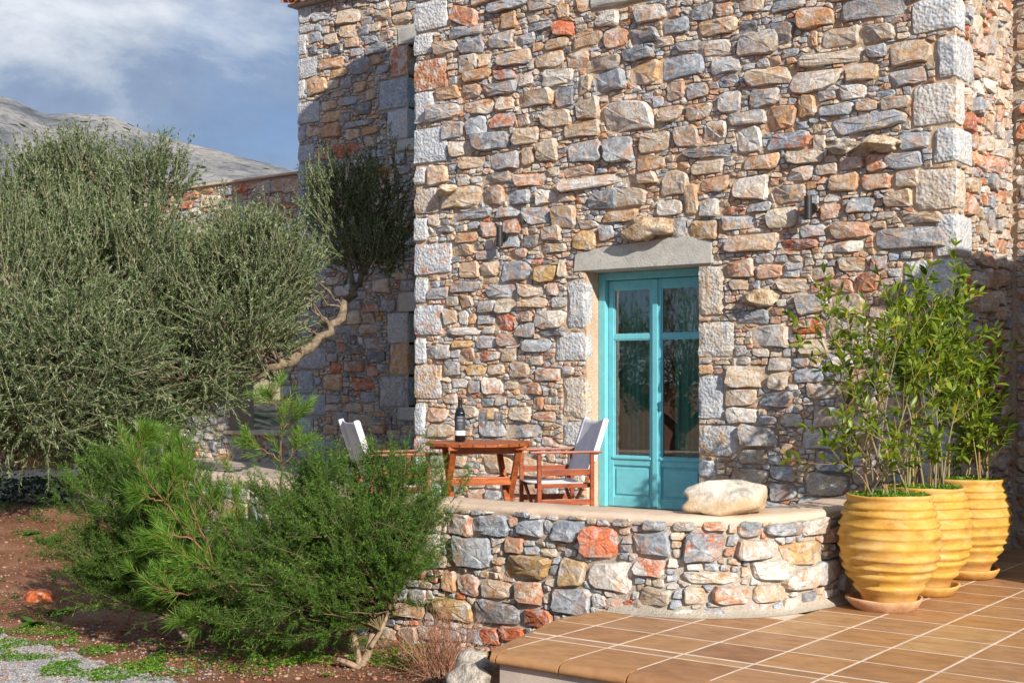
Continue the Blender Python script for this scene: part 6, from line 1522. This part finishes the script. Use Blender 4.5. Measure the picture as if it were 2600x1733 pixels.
# ------------------------------------------------------------------ furniture
FR = math.radians(52.0)       # direction in which the chairs' backs run from their fronts
def part(name, fn, mat, parent, smooth=False):
    b = bmesh.new(); fn(b); return bm_obj(name, b, mat, parent, smooth)
def chair(loc, rz, lab, mat=M_WOODB):
    """x = forward (towards the table), y = sideways"""
    r = tag(empty('director_chair', loc, rz), lab, 'chair', 'folding canvas chairs on the patio')
    W, Dp = .26, .225
    for sy in (-1, 1):
        y = sy * W
        part('arm', lambda b: box(b, -Dp - .075, Dp + .06, y - .027, y + .027, .625, .645, .008), mat, r)
        part('front_post', lambda b: bar(b, (Dp - .02, y, .0), (Dp - .02, y, .625), .032, .026), mat, r)
        part('rear_post', lambda b: bar(b, (-Dp, y, .0), (-Dp, y, .625), .032, .026), mat, r)
        part('side_rail', lambda b: box(b, -Dp + .017, Dp - .037, y - .010, y + .010, .455, .505, .003), mat, r); part('side_rail', lambda b: box(b, -Dp + .017, Dp - .037, y - .010, y + .010, .225, .27, .003), mat, r)
        part('foot_rail', lambda b: box(b, -Dp - .02, Dp + .01, y - .016, y + .016, .0, .03, .004), mat, r)
        part('back_post', lambda b: bar(b, (-Dp + .04, y * .93, .40), (-Dp - .115, y * .93, .87), .03, .022), mat, r)
        part('seat_rail', lambda b: box(b, -Dp - .0, Dp + .0, y * .80 - .014, y * .80 + .014, .355, .392, .004), mat, r)
    for sx in (-1, 1):
        x = sx * (Dp - .06)
        part('cross_leg', lambda b: bar(b, (x, -W * .95, .03), (x, W * .8, .36), .028, .02), mat, r)
        part('cross_leg', lambda b: bar(b, (x + .024, W * .95, .03), (x + .024, -W * .8, .36), .028, .02), mat, r)
    V, Fc = [], []; n, m = 10, 8
    for i in range(n):
        for j in range(m):
            u, v = i / (n - 1), j / (m - 1); V.append((-Dp + .02 + u * (2 * Dp - .02), (v - .5) * 2 * W * .84, .397 - .028 * math.sin(math.pi * v) * math.sin(math.pi * (u * .8 + .1))))
    for i in range(n - 1):
        for j in range(m - 1): Fc.append((i * m + j, (i + 1) * m + j, (i + 1) * m + j + 1, i * m + j + 1))
    s = mesh_obj('seat', V, Fc, M_CANVAS, r, smooth=True); md = s.modifiers.new('s', 'SOLIDIFY'); md.thickness = .006
    V, Fc = [], []; n, m = 14, 13
    for i in range(n):
        for j in range(m):
            u, v = i / (n - 1), j / (m - 1); z = .44 + u * .45; yy = (v - .5) * 2 * (W * .93 + .02); bel = .045 * math.sin(math.pi * v) * (1 - .3 * u); edge = .016 * (1 - min(abs(v - .5) * 2, 1) ** 8)
            x = -Dp + .04 - (z - .40) * .33 - bel + .018; z += -.02 * math.sin(math.pi * v) * u; V.append((x, yy, z))
    for i in range(n - 1):
        for j in range(m - 1): Fc.append((i * m + j, (i + 1) * m + j, (i + 1) * m + j + 1, i * m + j + 1))
    s = mesh_obj('backrest', V, Fc, M_CANVAS, r, smooth=True); md = s.modifiers.new('s', 'SOLIDIFY'); md.thickness = .007
    for sy in (-1, 1):   # sleeves of the canvas round the posts
        y = sy * W * .93
        part('canvas_sleeve', lambda b: bar(b, (-Dp - .012, y, .56), (-Dp - .125, y, .895), .046, .036, .012), M_CANVAS, r)
    return r
dback = Vector((math.cos(FR), math.sin(FR), 0)); dfar = Vector((-math.sin(FR), math.cos(FR), 0))
nf = at(1369, 1150, 10.15); nf.z = ZP
cpos = nf + dback * .205 + dfar * .26
chair((cpos.x, cpos.y, ZP), FR + math.pi, 'canvas director chair right of the table, in front of the teal door')
tip = at(1112, 1156, 9.95); a2 = math.radians(58); fwd = Vector((math.cos(a2), math.sin(a2), 0)); far = Vector((-math.sin(a2), math.cos(a2), 0))
cp2 = Vector((tip.x, tip.y, 0)) - fwd * .285 + far * .26
chair((cp2.x, cp2.y, ZP), a2, 'canvas director chair left of the table, half hidden by the shrub')
TC = at(1216, 1119, 10.0); TZ = .725
tbl = tag(empty('folding_table', (TC.x, TC.y, ZP), FR), 'round slatted hardwood folding table with bottle and glasses', 'table')
R_ = .41; ns = 9; sw = 2 * R_ / ns
for k in range(ns):
    x0 = -R_ + k * sw + .0025; x1 = x0 + sw - .005
    def y_at(x): return math.sqrt(max(R_ * R_ - x * x, .0009))
    xs2 = [x0 + (x1 - x0) * i / 4 for i in range(5)]; b = bmesh.new(); top = [(x, y_at(x)) for x in xs2] + [(x, -y_at(x)) for x in xs2[::-1]]
    tvs = [b.verts.new((x, y, TZ)) for x, y in top]; bvs = [b.verts.new((x, y, TZ - .022)) for x, y in top]; b.faces.new(tvs[::-1]); b.faces.new(bvs)
    for i in range(len(top)): j = (i + 1) % len(top); b.faces.new((tvs[i], tvs[j], bvs[j], bvs[i]))
    bmesh.ops.recalc_face_normals(b, faces=b.faces[:]); bm_obj('slat', b, M_WOOD, tbl)
for y, l in ((-.27, .30), (0, .38), (.27, .30)): part('batten', lambda b: box(b, -l, l, y - .022, y + .022, TZ - .05, TZ - .023, .003), M_WOOD, tbl)
for x, s in ((-.25, 1), (.25, 1), (-.215, -1), (.215, -1)):
    part('leg', lambda b: bar(b, (x, -.24 * s, TZ - .05), (x, .22 * s, .0), .032, .045), M_WOOD, tbl)
for s, z in ((1, .43), (-1, .43)):
    f_ = (TZ - .05 - z) / (TZ - .05); y = (-.24 + .46 * f_) * s; xx = .234 if s == 1 else .199
    part('crossbar', lambda b: box(b, -xx, xx, y - .012, y + .012, z - .03, z + .03, .003), M_WOOD, tbl)
part('crossbar', lambda b: box(b, -.234, .234, -.236, -.212, TZ - .08, TZ - .052, .003), M_WOOD, tbl)
part('crossbar', lambda b: box(b, -.199, .199, .212, .236, TZ - .08, TZ - .052, .003), M_WOOD, tbl)
# bottle
bp = onZ(1168, 1121, ZP + TZ); bt = tag(empty('wine_bottle', (bp.x, bp.y, ZP + TZ)), 'dark wine bottle with black and white label standing on the table', 'bottle'); bs_ = 1.05
V, Fc = lathe([(0, .004), (.03, .002), (.0385, .008), (.0385, .19), (.0375, .205), (.031, .228), (.019, .246), (.0145, .26), (.014, .30), (.0155, .302), (.0155, .322), (.0, .323)], 28); mesh_obj('bottle', [(x * bs_, y * bs_, z * bs_) for x, y, z in V], Fc, M_BOTTLE, bt, True)
V, Fc = lathe([(.0392, .085), (.0392, .188)], 28); mesh_obj('label_upper', [(x * bs_, y * bs_, z * bs_) for x, y, z in V], Fc, M_LABEL, bt, True)
V, Fc = lathe([(.0392, .048), (.0392, .083)], 28); mesh_obj('label_band', [(x * bs_, y * bs_, z * bs_) for x, y, z in V], Fc, M_LABELW, bt, True)
pv, pf = [], []
for z, h, a0, a1 in ((.178, .006, -.5, .5), (.165, .003, -.4, .4), (.152, .010, -.55, .55), (.138, .0025, -.45, .45), (.128, .0025, -.5, .5), (.118, .0025, -.35, .35), (.100, .004, -.2, .2)):
    b0 = len(pv); A0 = math.atan2(-bp.y, -bp.x)
    for i in range(9):
        a = A0 + a0 + (a1 - a0) * i / 8
        for q in (0, h): pv.append((.0397 * bs_ * math.cos(a), .0397 * bs_ * math.sin(a), (z + q) * bs_))
    for i in range(8): pf.append((b0 + 2 * i, b0 + 2 * i + 2, b0 + 2 * i + 3, b0 + 2 * i + 1))
mesh_obj('label_print', pv, pf, M_PRINT, bt)
V, Fc = lathe([(.0152, .255), (.0150, .30), (.0162, .3015), (.0162, .3225), (.0, .3238)], 24); mesh_obj('foil', [(x * bs_, y * bs_, z * bs_) for x, y, z in V], Fc, M_BLACK, bt, True)
for px, py, lab in ((1226, 1118, 'left of two stemmed wine glasses on the table'), (1265, 1116, 'right of two stemmed wine glasses on the table')):
    g = onZ(px, py, ZP + TZ)
    V, Fc = lathe([(0, .004), (.034, .002), (.035, .004), (.012, .008), (.0042, .016), (.0038, .09), (.008, .098), (.024, .110), (.036, .135), (.038, .155), (.034, .19), (.030, .222), (.0292, .222), (.033, .19), (.0368, .155), (.0348, .137), (.022, .113), (.0, .104)], 28)
    tag(mesh_obj('wine_glass', V, Fc, M_CLEAR, None, True, loc=(g.x, g.y, ZP + TZ + .001)), lab, 'wine glass', 'wine glasses on the table')

# wall lamps
for (x, z), lab in (((-7.74, EYE + 1.41), 'black up-and-down cylinder wall lamp left of the door, between the corner and the lintel'), ((-4.545, EYE + 1.43), 'black up-and-down cylinder wall lamp right of the door')):
    l = tag(empty('wall_lamp', (x, FY, z)), lab, 'wall lamp', 'black cylinder wall lamps')
    def tube_(b):
        V_, F_ = lathe([(.027, -.08), (.029, -.095), (.032, -.095), (.032, .095), (.029, .095), (.027, .08)], 28); vs = [b.verts.new((x_, y_ - .115, z_)) for x_, y_, z_ in V_]
        for f_ in F_: b.faces.new([vs[i_] for i_ in f_])
        for zz_ in (0, 5): b.faces.new(vs[zz_ * 28:(zz_ + 1) * 28] if zz_ else vs[:28][::-1])
    part('lamp_tube', tube_, M_BLACK, l)
    part('band', lambda b: [setattr(v, 'co', Vector((v.co.x, v.co.y - .115, v.co.z))) for v in bmesh.ops.create_cone(b, cap_ends=False, segments=28, radius1=.0335, radius2=.0335, depth=.012)['verts']], M_BLACK, l)
    part('back_plate', lambda b: [setattr(v, 'co', Vector((v.co.x, v.co.z - .052, v.co.y))) for v in bmesh.ops.create_cone(b, cap_ends=True, segments=28, radius1=.048, radius2=.048, depth=.03)['verts']], M_BLACK, l)
    part('bracket', lambda b: box(b, -.014, .014, -.09, -.06, -.018, .018, .003), M_BLACK, l)

# put each compound's empty at its base
for root, b_ in ((house, ((XL + XR) / 2, FY, ZT)), (annex, (XR + .6, RY, ZT)), (wing, ((WXL + XL) / 2, WY, ZP)), (gw, (-18.0, WY, ZP)), (par, (-5.2, 6.85, ZT)), (lw, (la.x, la.y, ZP)), (ter, (-2.0, 7.5, ZT))):
    b_ = Vector(b_); root.location = b_
    for ch in root.children: ch.location = ch.location - b_
